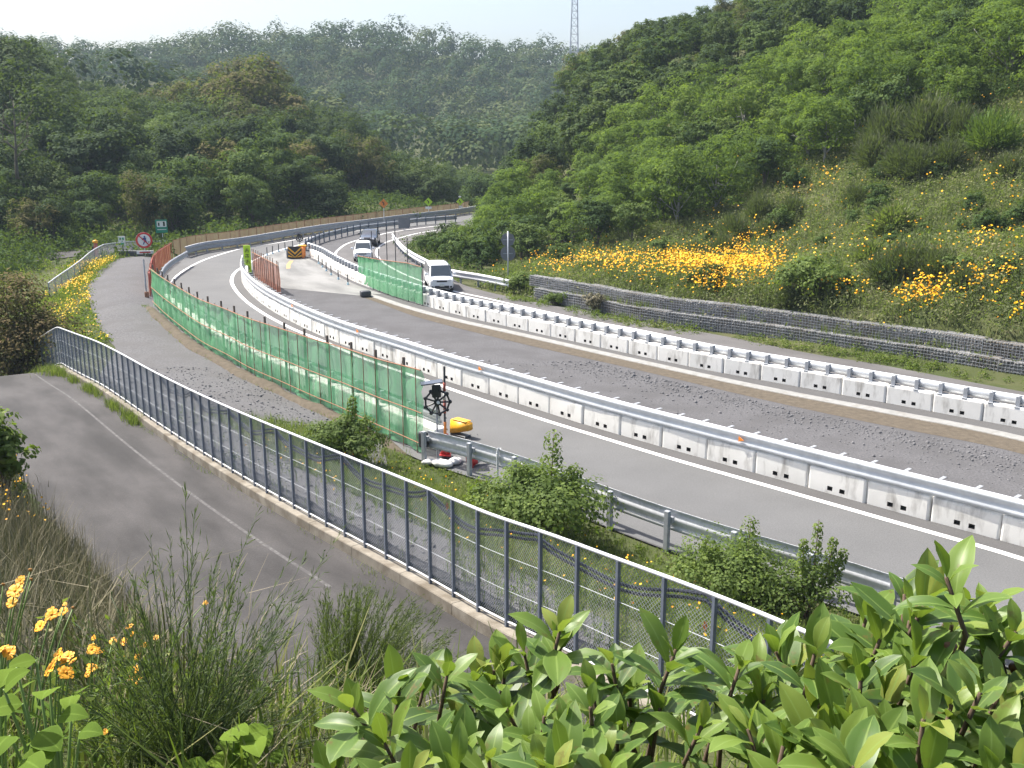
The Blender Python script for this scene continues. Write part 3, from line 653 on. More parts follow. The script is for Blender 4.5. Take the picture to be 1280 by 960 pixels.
# --- long green netting
def ztop(b, t):
    q = g(*b); D = math.hypot(q[0], q[1]); return at(t[0], t[1], D)[2]
NH = np.array([ztop(b, t_) for b, t_ in net_px]); NS = np.array([arclen(net_line)[np.argmin(np.hypot(*(net_line-g(*b)[:2]).T))] for b, t_ in net_px])
nhf = lambda s: float(np.interp(s, NS, relax(NH[:, None], 2)[:, 0]))
t = thing('netting_fence', 'long green safety netting on rusty bars curving between the gravel path and the lane', 'netting', (net_line[0, 0], net_line[0, 1], 0))
Sn = arclen(net_line)[-1]; ss = np.arange(0, Sn, .22); zz = np.linspace(0, 1, 9); V = []; r_ = np.random.default_rng(5)
wav = relax(r_.normal(0, .05, (len(ss), 9)), 2)
for i, s in enumerate(ss):
    p, a = along(net_line, s); hgt = nhf(s)
    for j, f in enumerate(zz):
        d = wav[i, j]+.03*math.sin(s*4.2)*(1-.5*f); V.append((p[0]+math.sin(a)*d, p[1]-math.cos(a)*d, .06+f*(hgt-.08)))
i = np.arange(len(ss)-1)[:, None]*9+np.arange(8)[None]; Fq = np.stack([i, i+1, i+10, i+9], -1).reshape(-1, 4)
me = pmesh('net', V, Fq, True); me.transform(Matrix.Translation(-t.location)); link('net', me, M['net_green'], t)
for s in np.arange(.2, Sn, 1.95):
    p, a = along(offset(net_line, -.12), s); mb = MB(); mb.box((-.04, -.04, 0), (.04, .04, nhf(s)+.24), M=fr(p, a)); wobj(mb, 'post', M['net_post'], t)
for s in np.arange(.5, Sn, .92):
    p, a = along(offset(net_line, .05 if s > Sn*.55 else -.05), s); mb = MB(); mb.tube([(p[0], p[1], 0), (p[0], p[1], nhf(s)+.06)], .016, 5); wobj(mb, 'bar', M['rust'], t)
for f, r0 in ((1.0, .024), (.5, .02), (.13, .018)):
    P = [(*along(offset(net_line, .06), s)[0], nhf(s)*f) for s in np.linspace(0, Sn, 70)]; mb = MB(); mb.tube(P, r0, 5); wobj(mb, 'cross_rail', M['rust'], t)
# --- red-brown netting continuing it
def netrun(label, L, h, net, post, step, lean=0.0, top=True, seed=1, name='netting_fence', over=.05):
    t = thing(name, label, 'netting', (L[0, 0], L[0, 1], 0)); S = arclen(L)[-1]; r_ = np.random.default_rng(seed)
    ss = np.arange(0, S+.01, .4); V = []
    for s in ss:
        p, a = along(L, s)
        for f in (0, .5, 1): 
            d = r_.normal(0, .03); V.append((p[0]+math.sin(a)*d, p[1]-math.cos(a)*d, .05+f*(h-.07+r_.normal(0, .02))))
    i = np.arange(len(ss)-1)[:, None]*3+np.arange(2)[None]; Fq = np.stack([i, i+1, i+4, i+3], -1).reshape(-1, 4)
    me = pmesh('net', V, Fq, True); me.transform(Matrix.Translation(-t.location)); link('net', me, M[net], t)
    n = max(2, int(S/step)+1)
    for s in np.linspace(.02, S-.02, n):
        p, a = along(offset(L, .06), s); mb = MB(); mb.tube([(p[0], p[1], -.1), (p[0]+r_.normal(0, .03), p[1], h+over+r_.uniform(0, .12))], .028, 5); wobj(mb, 'post', M[post], t)
    if top:
        P = [(*along(offset(L, .07), s)[0], h) for s in np.linspace(0, S, max(4, int(S/1.5)))]; mb = MB(); mb.tube(P, .03, 5); wobj(mb, 'cross_rail', M[post], t)
    return t
netrun('short run of red-brown netting between the round sign and the curled rail end', rust_net, 1.55, 'net_red', 'red_rail', .75, seed=2)
netrun('long tan netting fence along the outside of the distant bend', resample(far_net, step=.8), 1.55, 'net_orange', 'rust', 1.5, seed=3)
netrun('short panel of rust-coloured netting on the pale pavement beside the lime banner', gl([(318,347),(334,357),(351,368)], rel=0), 1.95, 'net_red', 'rust', .7, seed=4, over=.2)
# --- second green netting by the van
g2 = gl([(449,353),(465,361),(480,367.5),(505,376),(529,383)], rel=2); g2 = offset(g2, .05)
t = thing('netting_fence', 'short green netting panel in front of the van, with tall thin poles', 'netting', (g2[0, 0], g2[0, 1], 0)); S2 = arclen(g2)[-1]
def h2(s): return float(np.interp(s/S2, (0, .4, .85, 1), (1.95, 2.25, 2.55, 2.5)))
V = []; ss = np.linspace(0, S2, 50); r_ = np.random.default_rng(8)
for s in ss:
    p, a = along(g2, s)
    for f in np.linspace(0, 1, 5): d = r_.normal(0, .035); V.append((p[0]+math.sin(a)*d, p[1]-math.cos(a)*d, .12+f*(h2(s)-.12)))
i = np.arange(49)[:, None]*5+np.arange(4)[None]; Fq = np.stack([i, i+1, i+6, i+5], -1).reshape(-1, 4)
me = pmesh('net', V, Fq, True); me.transform(Matrix.Translation(-t.location)); link('net', me, M['net_green'], t)
for f, e in ((.0, .1), (.12, .1), (.30, 1.9), (.42, 2.2), (.56, 2.2), (.68, 2.1), (.83, 1.6), (.99, .25)):
    p, a = along(offset(g2, -.08), f*S2); mb = MB(); mb.tube([(p[0], p[1], 0), (p[0], p[1], h2(f*S2)+e)], .032, 5); wobj(mb, 'post', M['steel_dark'], t)
mb = MB(); mb.tube([(*along(offset(g2, .04), s)[0], h2(s)+.02) for s in ss], .03, 5); wobj(mb, 'cross_rail', M['rust'], t)
q = g(457, 371); mb = MB(); mb.rbox((-.35, -.28, 0), (.35, .28, .42), .1, 3, M=fr(q[:2], .4)); o = mb.obj('ballast_weight', M['steel_dark'], smooth=True); tag(o, 'dark rounded ballast weight at the foot of the short green netting', 'weight')

# --- chain-link fence on its kerb
FL = fence_line; SF = arclen(FL)[-1]; FHT = 1.8
t = thing('chain_link_fence', 'blue-grey chain-link fence with close posts curving beside the side road', 'fence', FL[0])
ps = [s for s in np.arange(.3, SF-.2, .872)]
for k, s in enumerate(ps):
    p, a = along(FL, s); mb = MB(); mb.box((-.023, -.028, -.06), (.023, .028, FHT), M=fr(p, a)); wobj(mb, 'post', M['post_blue'], t)
mb = MB(); mb.tube(np.c_[FL[:, :2], FL[:, 2]+FHT+.02], .03, 8); wobj(mb, 'top_rail', M['rail_pale'], t, True)
mb = MB(); mb.tube(np.c_[FL[:, :2], FL[:, 2]+.08], .019, 6); wobj(mb, 'bottom_rail', M['rail_pale'], t)
for f in (.62, 1.2):
    mb = MB(); mb.tube(np.c_[FL[:, :2], FL[:, 2]+f], .0045, 4); wobj(mb, 'tension_wire', M['wire'], t)
V = []; Fm = []
def wire(p, q, r0=.0021):
    p = np.array(p); q = np.array(q); T = q-p; T /= np.linalg.norm(T); A = np.cross(T, (0, 0, 1)); A /= np.linalg.norm(A)+1e-9; B = np.cross(T, A); b = len(V)
    for c in (p, q):
        for th in (0, 2.094, 4.189): V.append(c+r0*(A*math.cos(th)+B*math.sin(th)))
    for j in range(3): k = (j+1) % 3; Fm.append((b+j, b+k, b+3+k, b+3+j))
PC = .068; H0, H1 = .09, 1.8; OFF = offset(FL, -.04)
def fpt(s, v):
    p, _ = along(OFF, s); return (p[0], p[1], p[2]+v)
for k in range(len(ps)-1):
    s0, s1 = ps[k], ps[k+1]; Lp = s1-s0; hh = H1-H0
    A0 = np.array(fpt(s0, 0)); A1 = np.array(fpt(s1, 0))
    pt = lambda u, v: A0+(A1-A0)*(u/Lp)+np.array([0, 0, H0+v])
    far = A0[1] > 36; pc = PC*2 if far else PC
    for d in (1, -1):
        for u0 in np.arange(-hh, Lp+hh, pc):
            # u = u0 + d*v
            va = 0.0; vb = hh
            if d == 1: va = max(va, -u0); vb = min(vb, Lp-u0)
            else: va = max(va, u0-Lp); vb = min(vb, u0)
            if vb-va > .02: wire(pt(u0+d*va, va), pt(u0+d*vb, vb), .0052 if far else .0040)
me = pmesh('mesh_panel', np.array(V), np.array(Fm)); me.transform(Matrix.Translation(-t.location)); link('mesh_panel', me, M['wire'], t)
# kerb, cast in lengths
kb = offset(FL, .02); t = thing('concrete_kerb', 'stained brown concrete kerb under the chain-link fence', 'kerb', FL[0])
s = 6.0
while s < SF-.5:
    P = np.array([along(kb, q)[0] for q in np.linspace(s+.006, min(s+1.99, SF-.1), 6)])
    mb = MB(); mb.sweep([(-.16, -.45), (.17, -.45), (.16, -.035), (.145, -.015), (-.145, -.015), (-.16, -.035)], P); wobj(mb, 'kerb_stone', M['concrete'], t); s += 2.0
# two conduits hung along the rail in swags
for dz, lab in ((0, 'upper of two black corrugated cables slung in swags along the chain-link fence'), (-.085, 'lower of two black corrugated cables slung in swags along the chain-link fence')):
    P = []; R_ = []; s = SF-27.0
    while s < SF-.4:
        u = ((s-(SF-27.0)) % 3.49)/3.49; sag = -.07-1.15*u*(1-u)*(1.25-.5*u); p = np.array(fpt(s, FHT+sag+dz+.03*math.sin(s*3.1))); P.append(p); R_.append(.021+.006*(len(P) % 2)); s += .055
    P = np.array(P); P[:, :2] += (offset(P, -.05)-P)[:, :2]; o = thing('cable', lab, 'cable', P[0]); mb = MB(); mb.tube(P, np.array(R_), 6); wobj(mb, 'conduit', M['conduit'], o)
for (x, y) in ((557, 634), (875, 770)):
    q = g(x, y, 4.2 if x < 700 else 4.55); d = np.hypot(*(FL[:, :2]-q[:2]).T); i = np.argmin(d); p = OFF[i]
    mb = MB(); V_ = [(0, 0, .1), (.05, .01, .08), (.06, .0, -.04), (.01, -.01, -.11), (-.02, .01, 0)]
    mb.add([(p[0]+v[0]*.7+.05, p[1]+v[1]-.07, q[2]+v[2]*.7) for v in V_]+[(p[0]+v[0]*.7+.05, p[1]+v[1]-.064, q[2]+v[2]*.7) for v in V_], [(0, 1, 2, 3, 4), (9, 8, 7, 6, 5)])
    tag(mb.obj('ribbon_marker', M['orange']), 'small orange ribbon tied to the cables '+('midway along the fence' if x < 700 else 'just above the broad-leaved shrub'), 'ribbon')
# far fence of the access road
af = np.array([(*at(60, 352, 78)[:2], 0), (*at(76, 338, 82)[:2], 0), (*at(100, 322, 88)[:2], 0), (*at(122, 306, 95)[:2], 0), (*at(170, 299, 104)[:2], 0), (*at(215, 300, 108)[:2], 0)])
af = resample(relax(smooth(af, 1.0), 3), step=1.0); af[:, 2] = ht(af[:, 0], af[:, 1])
t = thing('chain_link_fence', 'distant grey fence with a pale top rail beside the access road at the wood', 'fence', af[0])
zt = [at(x, y, D)[2] for x, y, D in ((60,354,78),(76,341,82),(100,324,88),(122,308,95),(170,300,104),(215,301,108))]
ztp = np.interp(np.linspace(0, 1, len(af)), np.linspace(0, 1, 6), zt)
mb = MB(); mb.tube(np.c_[af[:, :2], ztp], .05, 6); wobj(mb, 'top_rail', M['rail_pale'], t)
for i in range(0, len(af), 2):
    mb = MB(); mb.tube([(af[i, 0], af[i, 1], af[i, 2]-.2), (af[i, 0], af[i, 1], ztp[i])], .04, 5); wobj(mb, 'post', M['wire'], t)
V = np.concatenate([np.c_[af[:, :2], af[:, 2]], np.c_[af[:, :2], ztp]]); n = len(af); i = np.arange(n-1)
me = pmesh('mesh_panel', V, np.stack([i, i+1, i+n+1, i+n], 1)); me.transform(Matrix.Translation(-t.location)); link('mesh_panel', me, netmat('far_mesh', (.20, .21, .23), (.27, .28, .30), .55, .1), t)

# --- stone-cage wall, two tiers of cages
r_ = np.random.default_rng(11)
def cage(L0, s, ln, dep, z0, z1):
    """one gabion: stones, wire cage; returns two mesh builders"""
    p0, a0 = along(L0, s); p1, _ = along(L0, s+ln); st = MB(); wr = MB()
    d = np.array([p1[0]-p0[0], p1[1]-p0[1]]); ln_ = np.linalg.norm(d); a = math.atan2(d[1], d[0]); mt = fr((p0[0], p0[1]), a)
    st.box((.02, .06, z0+.02), (ln_-.02, dep, z1-.04), M=mt)
    bm = bmesh.new(); bmesh.ops.create_icosphere(bm, subdivisions=1, radius=1); base = np.array([tuple(v.co) for v in bm.verts]); fc = [[v.index for v in f.verts] for f in bm.faces]; bm.free()
    for zz in np.arange(z0+.07, z1-.02, .135):
        x = r_.uniform(0, .1)
        while x < ln_:
            w_ = r_.uniform(.09, .17); q = base*np.array([w_*.62, .09, r_.uniform(.055, .085)])*r_.uniform(.8, 1.15, (len(base), 3))
            q = q+np.array([x, .05+r_.uniform(-.02, .02), zz+r_.uniform(-.02, .02)]); st.add([tuple(mt @ Vector(v)) for v in q], fc); x += w_*1.05
    for zz in np.arange(z1-.16, z1, .15):
        x = .1
        while x < ln_:
            w_ = r_.uniform(.12, .2); q = base*np.array([w_*.6, .14, .06])*r_.uniform(.8, 1.15, (len(base), 3))+np.array([x, r_.uniform(.15, dep-.2), z1-.06]); st.add([tuple(mt @ Vector(v)) for v in q], fc); x += w_
    for zz in np.linspace(z0, z1, 6): wr.box((0, -.062, zz-.006), (ln_, -.05, zz+.006), M=mt)
    for xx in np.linspace(0, ln_, 13): wr.box((xx-.005, -.064, z0), (xx+.005, -.052, z1), M=mt)
    for yy in (.0, .35): wr.box((0, yy-.006, z1+.004), (ln_, yy+.006, z1+.016), M=mt)
    return st, wr, (p0[0], p0[1], z0)
GL0 = offset(gab_line, .42); SG = arclen(gab_line)[-1]; kk = 0
for tier, (L0, z0, z1) in enumerate(((GL0, -.03, .78), (gab_line, .80, 1.5))):
    for s in np.arange(.2 if tier else 1.2, SG-2.1, 2.0):
        st, wr, loc = cage(L0, s, 1.98, .62, z0, z1+r_.uniform(-.03, .05))
        px_, py_ = proj([(loc[0], loc[1], z0)])
        if px_[0] > 1345: break
        t = thing('stone_cage', ('wire cage of grey stones in the wall\'s upper tier below the flowering slope' if tier else 'weed-fringed wire cage of dark stones in the wall\'s lower tier'), 'gabion', loc, group='stone cages of the '+('upper' if tier else 'lower')+' tier')
        wobj(st, 'stone_fill', M['stone'], t); wobj(wr, 'wire_cage', M['wire'], t)
# ------------------------------------------------------------------ vehicles (built along local -Y = forward)
def loft_body(bm_sections):
    """sections: list of (y, [(x,z)...] half outline from bottom centre to top centre) mirrored and skinned"""
    bm = bmesh.new(); rings = []
    for y, half in bm_sections:
        full = half+[(-x, z) for x, z in half[::-1] if abs(x) > 1e-6]
        rings.append([bm.verts.new((x, y, z)) for x, z in full])
    n = len(rings[0])
    for a, b in zip(rings[:-1], rings[1:]):
        for i in range(n): bm.faces.new((a[i], a[(i+1) % n], b[(i+1) % n], b[i]))
    bm.faces.new(rings[0][::-1]); bm.faces.new(rings[-1]); bmesh.ops.recalc_face_normals(bm, faces=bm.faces[:])
    return bm
def vehicle(name, label, cat, loc, rz, Lg, Wd, Ht, hood_y, hood_z, ws_top_y, roof_back, paint, box=False, grille='dark'):
    t = thing(name, label, cat, loc, rz); w = Wd/2; f = -Lg/2; r = Lg/2; gc = .22
    def sec(y, wb, zb, belt, wr, zr):
        return (y, [(0, zb), (wb*.92, zb), (wb, zb+.12), (wb, belt*.75), (wb*.985, belt), (wr, zr-.10), (wr*.88, zr-.015), (0, zr)])
    S = [sec(f, w*.84, gc+.06, hood_z*.70, w*.76, hood_z*.84), sec(f+.14, w*.96, gc, hood_z*.86, w*.86, hood_z*.95), sec(f+.45, w, gc, hood_z*.95, w*.92, hood_z),
         sec(hood_y, w, gc, hood_z*1.0, w*.93, hood_z+.08), sec(ws_top_y, w, gc, hood_z*1.02, w*.80, Ht-.03), sec((ws_top_y+roof_back)/2, w, gc, hood_z*1.02, w*.82, Ht),
         sec(roof_back, w, gc, hood_z*1.02, w*.80, Ht-.03), sec(r-.06, w*.97, gc, hood_z*1.0, w*(.84 if box else .9), Ht*(.62 if not box else .72)), sec(r, w*.90, gc+.08, hood_z*.95, w*.8, hood_z*1.02)]
    bm = loft_body(S); me = bpy.data.meshes.new('body'); bm.to_mesh(me); bm.free(); me.polygons.foreach_set('use_smooth', np.ones(len(me.polygons), bool)); body = link('body', me, M[paint], t)
    md = body.modifiers.new('s', 'SUBSURF'); md.levels = md.render_levels = 1
    # windscreen lying on the sloped face
    def pane(nm, q, th=.012):
        q = [Vector(v) for v in q]; nrm = (q[1]-q[0]).cross(q[3]-q[0]).normalized(); V = [v+nrm*th for v in q]+[v-nrm*.02 for v in q]
        mb = MB(); mb.add([tuple(v) for v in V], [(0, 1, 2, 3), (7, 6, 5, 4), (0, 4, 5, 1), (1, 5, 6, 2), (2, 6, 7, 3), (3, 7, 4, 0)]); return mb.obj(nm, M['glass'], t)
    zb, zt = hood_z+.07, Ht-.13; yb = hood_y+(.02 if hood_y < ws_top_y else 0); yt = ws_top_y-.03
    pane('windscreen', [(-w*.84, yb-.03, zb), (w*.84, yb-.03, zb), (w*.74, yt-.02, zt), (-w*.74, yt-.02, zt)], .03)
    for s in (-1, 1):
        wy0 = hood_y+.45; q = [(s*w*.985, wy0, hood_z+.04), (s*w*.985, roof_back-.05, hood_z+.04), (s*w*.86, roof_back-.12, Ht-.19), (s*w*.86, ws_top_y+.18, Ht-.19)]
        pane('side_window', q if s > 0 else q[::-1], .015)
        mb = MB(); mb.rbox((s*w*.56-.17, f+.0, hood_z*.74), (s*w*.56+.17, f+.16, hood_z*.74+.15), .03, 2); mb.obj('headlight', M['lamp'], t, True)
        mb = MB(); mb.rbox((min(s*(w+.02), s*(w+.22)), hood_y+.25, hood_z+.08), (max(s*(w+.02), s*(w+.22)), hood_y+.38, hood_z+.25), .03, 2); mb.obj('mirror', M[paint], t, True)
        for wy in (f+.82, r-.80):
            mb = MB(); mb.tube([(s*(w-.20), wy, .31), (s*(w-.19), wy, .31), (s*(w-.01), wy, .31), (s*w, wy, .31)], [.27, .31, .31, .27], 18); wh = mb.obj('wheel', M['tyre'], t)
            mb = MB(); mb.tube([(s*(w-.02), wy, .31), (s*(w+.008), wy, .31)], .18, 12); mb.obj('rim', M['rim'], wh)
    mb = MB(); mb.rbox((-w*.42, f-.012, hood_z*.70), (w*.42, f+.10, hood_z*.82), .02, 1)
    for k in range(2): mb.box((-w*.40, f-.02, hood_z*.73+k*.05), (w*.40, f-.008, hood_z*.73+k*.05+.012))
    mb.obj('grille', M['black'], t)
    mb = MB(); mb.rbox((-w*.58, f-.02, gc+.08), (w*.58, f+.06, gc+.24), .03, 2); mb.obj('lower_intake', M['black'], t)
    mb = MB(); mb.rbox((-.165, f-.035, gc+.20), (.165, f+.0, gc+.365), .008, 1); mb.obj('number_plate', M['plate'], t)
    for s in (-1, 1):
        mb = MB(); mb.rbox((s*w*.74-.07, f-.0, gc+.10), (s*w*.74+.07, f+.09, gc+.22), .02, 1); mb.obj('fog_lamp', M['black'], t)
    return t
def heading(a, b): d = np.array(b)-np.array(a); return math.atan2(d[1], d[0])+math.pi/2
q = g(546, 364.5)
vehicle('minivan', 'white tall minivan approaching beside the short green netting', 'van', (q[0], q[1]+1.8, .015), heading((-9.2, 75), (-4.2, 66.5))-.36, 4.7, 1.72, 1.86, -1.80, 1.02, -1.15, 2.05, 'car_white', True)
q = g(451, 327.5)
vehicle('car', 'small white upright car driving just behind the green netting\'s edge', 'car', (q[0], q[1]+1.6, .015), heading((-14.2, 95), (-13.2, 86)), 3.5, 1.58, 1.62, -1.0, .92, -.42, 1.55, 'car_white', True)
q = g(459, 308.5)
vehicle('car', 'dark car with pale windscreen following the small white car', 'car', (q[0], q[1]+2.0, .015), heading((-14.4, 104), (-14.2, 97)), 4.3, 1.74, 1.52, -.85, .95, .05, 1.35, 'car_dark')
# ------------------------------------------------------------------ signs
def disc(mb, c, r, y0, y1, n=28, m=0): mb.tube([(c[0], y0, c[1]), (c[0], y1, c[1])], r, n, m)
def sign_post(label, base, h, name='traffic_sign', rz=0.0, r=.035, mat='rail_pale', cat='sign', z0=None):
    z = h1(base[0], base[1]) if z0 is None else z0
    t = thing(name, label, cat, (base[0], base[1], z), rz)
    mb = MB(); mb.tube([(0, 0, -.1), (0, 0, h)], r, 10); mb.obj('pole', M[mat], t, True); return t
def face_cam(b, k=1.0): return -math.atan2(b[0], b[1])*k
# round sign for pedestrians
b = g(182, 323); t = sign_post('round red-ringed sign barring pedestrians at the gate of the gravel path', b, 1.75, rz=face_cam(b))
mb = MB(); disc(mb, (0, 2.22), .70, -.05, -.03); mb.obj('rim', M['red'], t)
mb = MB(); disc(mb, (0, 2.22), .705, -.032, -.01); mb.obj('border', M['white'], t)
mb = MB(); disc(mb, (0, 2.22), .53, -.06, -.048); mb.obj('face', M['white'], t)
mb = MB()
mb.box((.06, -.075, 2.36), (.20, -.062, 2.44)); disc(mb, (.06, 2.53), .075, -.075, -.062, 12)
mb.add([(x, y, z) for y in (-.076, -.063) for x, z in ((-.06, 2.44), (.14, 2.46), (.19, 2.16), (.02, 2.14))], [(0, 1, 2, 3), (7, 6, 5, 4), (0, 4, 5, 1), (1, 5, 6, 2), (2, 6, 7, 3), (3, 7, 4, 0)])
for (x0, z0, x1, z1) in ((.05, 2.16, -.08, 1.86), (.15, 2.18, .27, 1.86), (-.03, 2.42, -.14, 2.24)):
    mb.tube([(x0, -.07, z0), (x1, -.07, z1)], .05, 6)
mb.obj('walker_symbol', M['blue'], t)
mb = MB(); mb.tube([(-.38, -.085, 2.60), (.36, -.085, 1.84)], .05, 6); mb.obj('slash', M['red'], t)
mb = MB(); mb.box((-.70, -.05, 1.02), (.72, -.03, 1.28)); pl_ = mb.obj('lower_plate', M['white'], t)
mb = MB(); mb.box((-.46, -.06, 1.10), (.46, -.052, 1.21)); mb.obj('red_bar', M['red'], pl_); t.location.z -= .80
# small white plate sign
b = g(154, 320); t = sign_post('small white plate sign on a dark post next to the round sign', b, 1.15, rz=face_cam(b), mat='steel_dark')
mb = MB(); mb.rbox((-.30, -.05, 1.05), (.30, -.02, 1.92), .03, 1); mb.obj('plate', M['white'], t)
mb = MB(); mb.box((-.18, -.06, 1.12), (.18, -.052, 1.32)); mb.box((-.20, -.06, 1.58), (-.04, -.052, 1.78)); mb.box((.03, -.06, 1.58), (.19, -.052, 1.78)); mb.box((-.02, -.06, 1.42), (.10, -.052, 1.5)); mb.obj('marks', M['green_sign'], t)
# green board
b = at(205, 315, 105); t = sign_post('green board with a white panel on a pale post in front of the dark wood', b, 2.2, rz=face_cam(b), z0=min(h1(b[0], b[1]), b[2]))
z0 = at(205, 291, 105)[2]-t.location.z; k = 105/1250.*1.02
mb = MB(); mb.rbox((-.60, -.06, z0), (.52, -.02, z0+1.28), .05, 2); mb.obj('board', M['green_sign'], t)
mb = MB(); mb.rbox((-.46, -.075, z0+.58), (.44, -.062, z0+1.16), .04, 1); pn = mb.obj('white_panel', M['white'], t)
mb = MB(); mb.box((.12, -.085, z0+.66), (.30, -.077, z0+.98)); disc(mb, (.20, z0+1.02), .09, -.085, -.077, 10); mb.box((-.34, -.085, z0+.70), (-.20, -.077, z0+1.0)); mb.obj('pictogram', M['mark'], pn)
mb = MB(); mb.box((-.44, -.07, z0+.30), (.40, -.062, z0+.36)); mb.obj('white_line', M['white'], t)
# gate at the end of the gravel path
t = thing('barrier_gate', 'dark low beam barring the far end of the gravel path', 'gate', g(170, 322.5))
a_ = g(149, 322.5); b_ = g(190, 322.5); mb = MB(); mb.rbox((a_[0]-t.location.x, -.08, .16), (b_[0]-t.location.x, .08, .52), .03, 1); mb.obj('beam', M['steel_dark'], t)
mb = MB(); mb.rbox((a_[0]-t.location.x, -.06, .53), (b_[0]-t.location.x+.2, .06, .68), .03, 1); mb.obj('top_bar', M['gutter'], t)
for x in (a_[0]+.2, 0.5*(a_[0]+b_[0]), b_[0]-.3): mb = MB(); mb.box((x-t.location.x-.06, -.10, 0), (x-t.location.x+.06, .10, .2)); mb.obj('foot', M['steel_dark'], t)
# kink post with cable beside the netting
b = g(184, 374); t = thing('marker_post', 'thin grey post with rusty foot at the start of the green netting', 'post', b)
mb = MB(); mb.tube([(0, 0, 0), (-.02, 0, 1.0), (-.12, .3, 2.6)], .05, 6); mb.obj('pole', M['zinc_dull'], t); mb = MB(); mb.rbox((-.12, -.1, 0), (.12, .1, .5), .02, 1); mb.obj('foot', M['rust'], t)
# red post with a yellow lamp
b = g(121, 322); t = thing('warning_post', 'pinkish red post topped by a yellow lamp beside the flowering verge', 'post', b)
mb = MB(); mb.tube([(0, 0, 0), (0, 0, 1.25), (.02, 0, 1.3)], [.2, .17, .1], 8); mb.obj('post', flat('faded_red', (.48, .16, .14), .7), t); mb = MB(); mb.tube([(0, 0, 1.3), (0, 0, 1.36), (0, 0, 1.52), (0, 0, 1.56)], [.2, .24, .2, .05], 10); mb.obj('lamp', M['yellow'], t, True)
mb = MB(); mb.box((-.34, -.05, .1), (-.22, .08, 1.0)); mb.obj('side_panel', M['steel_dark'], t)
# lime banner
b = g(310.5, 343.5); t = thing('banner_sign', 'fluorescent lime vertical banner with dark characters beside the rust-coloured netting', 'sign', b, face_cam(b))
mb = MB(); mb.rbox((-.27, -.03, .12), (.27, .03, 2.28), .02, 1); mb.obj('panel', M['lime'], t)
mb = MB()
for zc in (1.88, 1.46, 1.02, .55):
    mb.box((-.14, -.042, zc+.10), (.14, -.034, zc+.14)); mb.box((-.15, -.042, zc-.02), (.15, -.034, zc+.02)); mb.box((-.02, -.043, zc-.15), (.02, -.035, zc+.17)); mb.box((-.13, -.042, zc-.14), (-.09, -.034, zc+.0)); mb.box((.09, -.042, zc-.15), (.13, -.034, zc+.0))
mb.obj('characters', M['mark'], t)
for x in (-.2, .2): mb = MB(); mb.tube([(x, .05, 0), (x, .05, 1.9)], .022, 6); mb.obj('leg', M['steel_dark'], t)
mb = MB(); mb.rbox((-.35, -.1, 0), (.35, .3, .1), .02, 1); mb.obj('foot', M['black'], t)
# diamonds far away
def diamond(label, x, yc, yb, D, r, mat, plate=True, extra=False):
    c = at(x, yc, D); zg = h1(c[0], c[1]); t = thing('warning_sign', label, 'sign', (c[0], c[1], zg), face_cam(c)); h = c[2]-zg
    mb = MB(); mb.tube([(0, .03, -.1), (0, .03, h+r*.6+(.45 if extra else 0))], .045, 8); mb.obj('pole', M['rail_pale'], t)
    mb = MB(); V = [(r*x_, y_, h+r*z_) for y_ in (-.03, 0) for x_, z_ in ((-1, 0), (0, -1), (1, 0), (0, 1))]; mb.add(V, [(0, 1, 2, 3), (7, 6, 5, 4), (0, 4, 5, 1), (1, 5, 6, 2), (2, 6, 7, 3), (3, 7, 4, 0)]); mb.obj('plate', M[mat], t)
    mb = MB(); mb.tube([(.03*r, -.04, h-.35*r), (.05*r, -.04, h+.05*r), (-.18*r, -.04, h+.32*r)], .12*r, 6); mb.add([(r*a, -.042, h+r*b) for a, b in ((-.42, .22), (-.05, .28), (-.2, .5))], [(0, 1, 2)]); mb.obj('bend_arrow', M['mark'] if mat == 'lime' else M['black'], t)
    if plate: mb = MB(); mb.rbox((-.6*r*1.2, -.03, h-1.62*r), (.6*r*1.2, .0, h-1.12*r), .02, 1); mb.obj('lower_plate', M['white'], t)
    if extra: mb = MB(); mb.rbox((-.18, -.02, h+r*1.08), (.18, .05, h+r*1.45), .03, 1); mb.obj('lamp', M['rail_pale'], t)
diamond('orange diamond warning sign behind the distant tan fence', 479.5, 254.5, 268, 122.5, .55, 'orange', False)
diamond('lime diamond bend sign behind the distant tan fence, the lower placed of two', 535.5, 252.3, 263, 131.5, .55, 'lime')
diamond('lime diamond bend sign with a lamp on top, beside the hill foot', 575, 252, 262, 139.5, .52, 'lime', True, True)
# back of round signs by the hill
b = at(635, 344, 73.5); zg = h1(b[0], b[1]); t = thing('road_sign', 'grey backs of two road signs, one round, on a tall pole among the shrubs', 'sign', (b[0], b[1], zg), face_cam(b)); h = at(634, 289, 73.5)[2]-zg
mb = MB(); mb.tube([(0, -.06, -.2), (0, -.06, h)], .055, 8); mb.obj('pole', M['rail_pale'], t, True)
mb = MB(); disc(mb, (0, h-.62), .52, -.0, .03, 8); mb.obj('upper_plate', M['grey_plate'], t); mb = MB(); disc(mb, (0, h-1.62), .55, -.0, .03, 24); mb.obj('round_plate', M['grey_plate'], t)
for z in (h-.62, h-1.62): mb = MB(); mb.box((-.35, -.02, z-.03), (.35, -.002, z+.03)); mb.obj('clamp', M['zinc_dull'], t)
# grey board on the median fence
b = g(505, 287.5); t = sign_post('square grey board back on the fence between the distant carriageways', b, 1.2, rz=face_cam(b), name='road_sign')
mb = MB(); mb.box((-.62, -.05, .25), (.62, -.01, 1.45)); mb.obj('plate', M['grey_plate'], t)
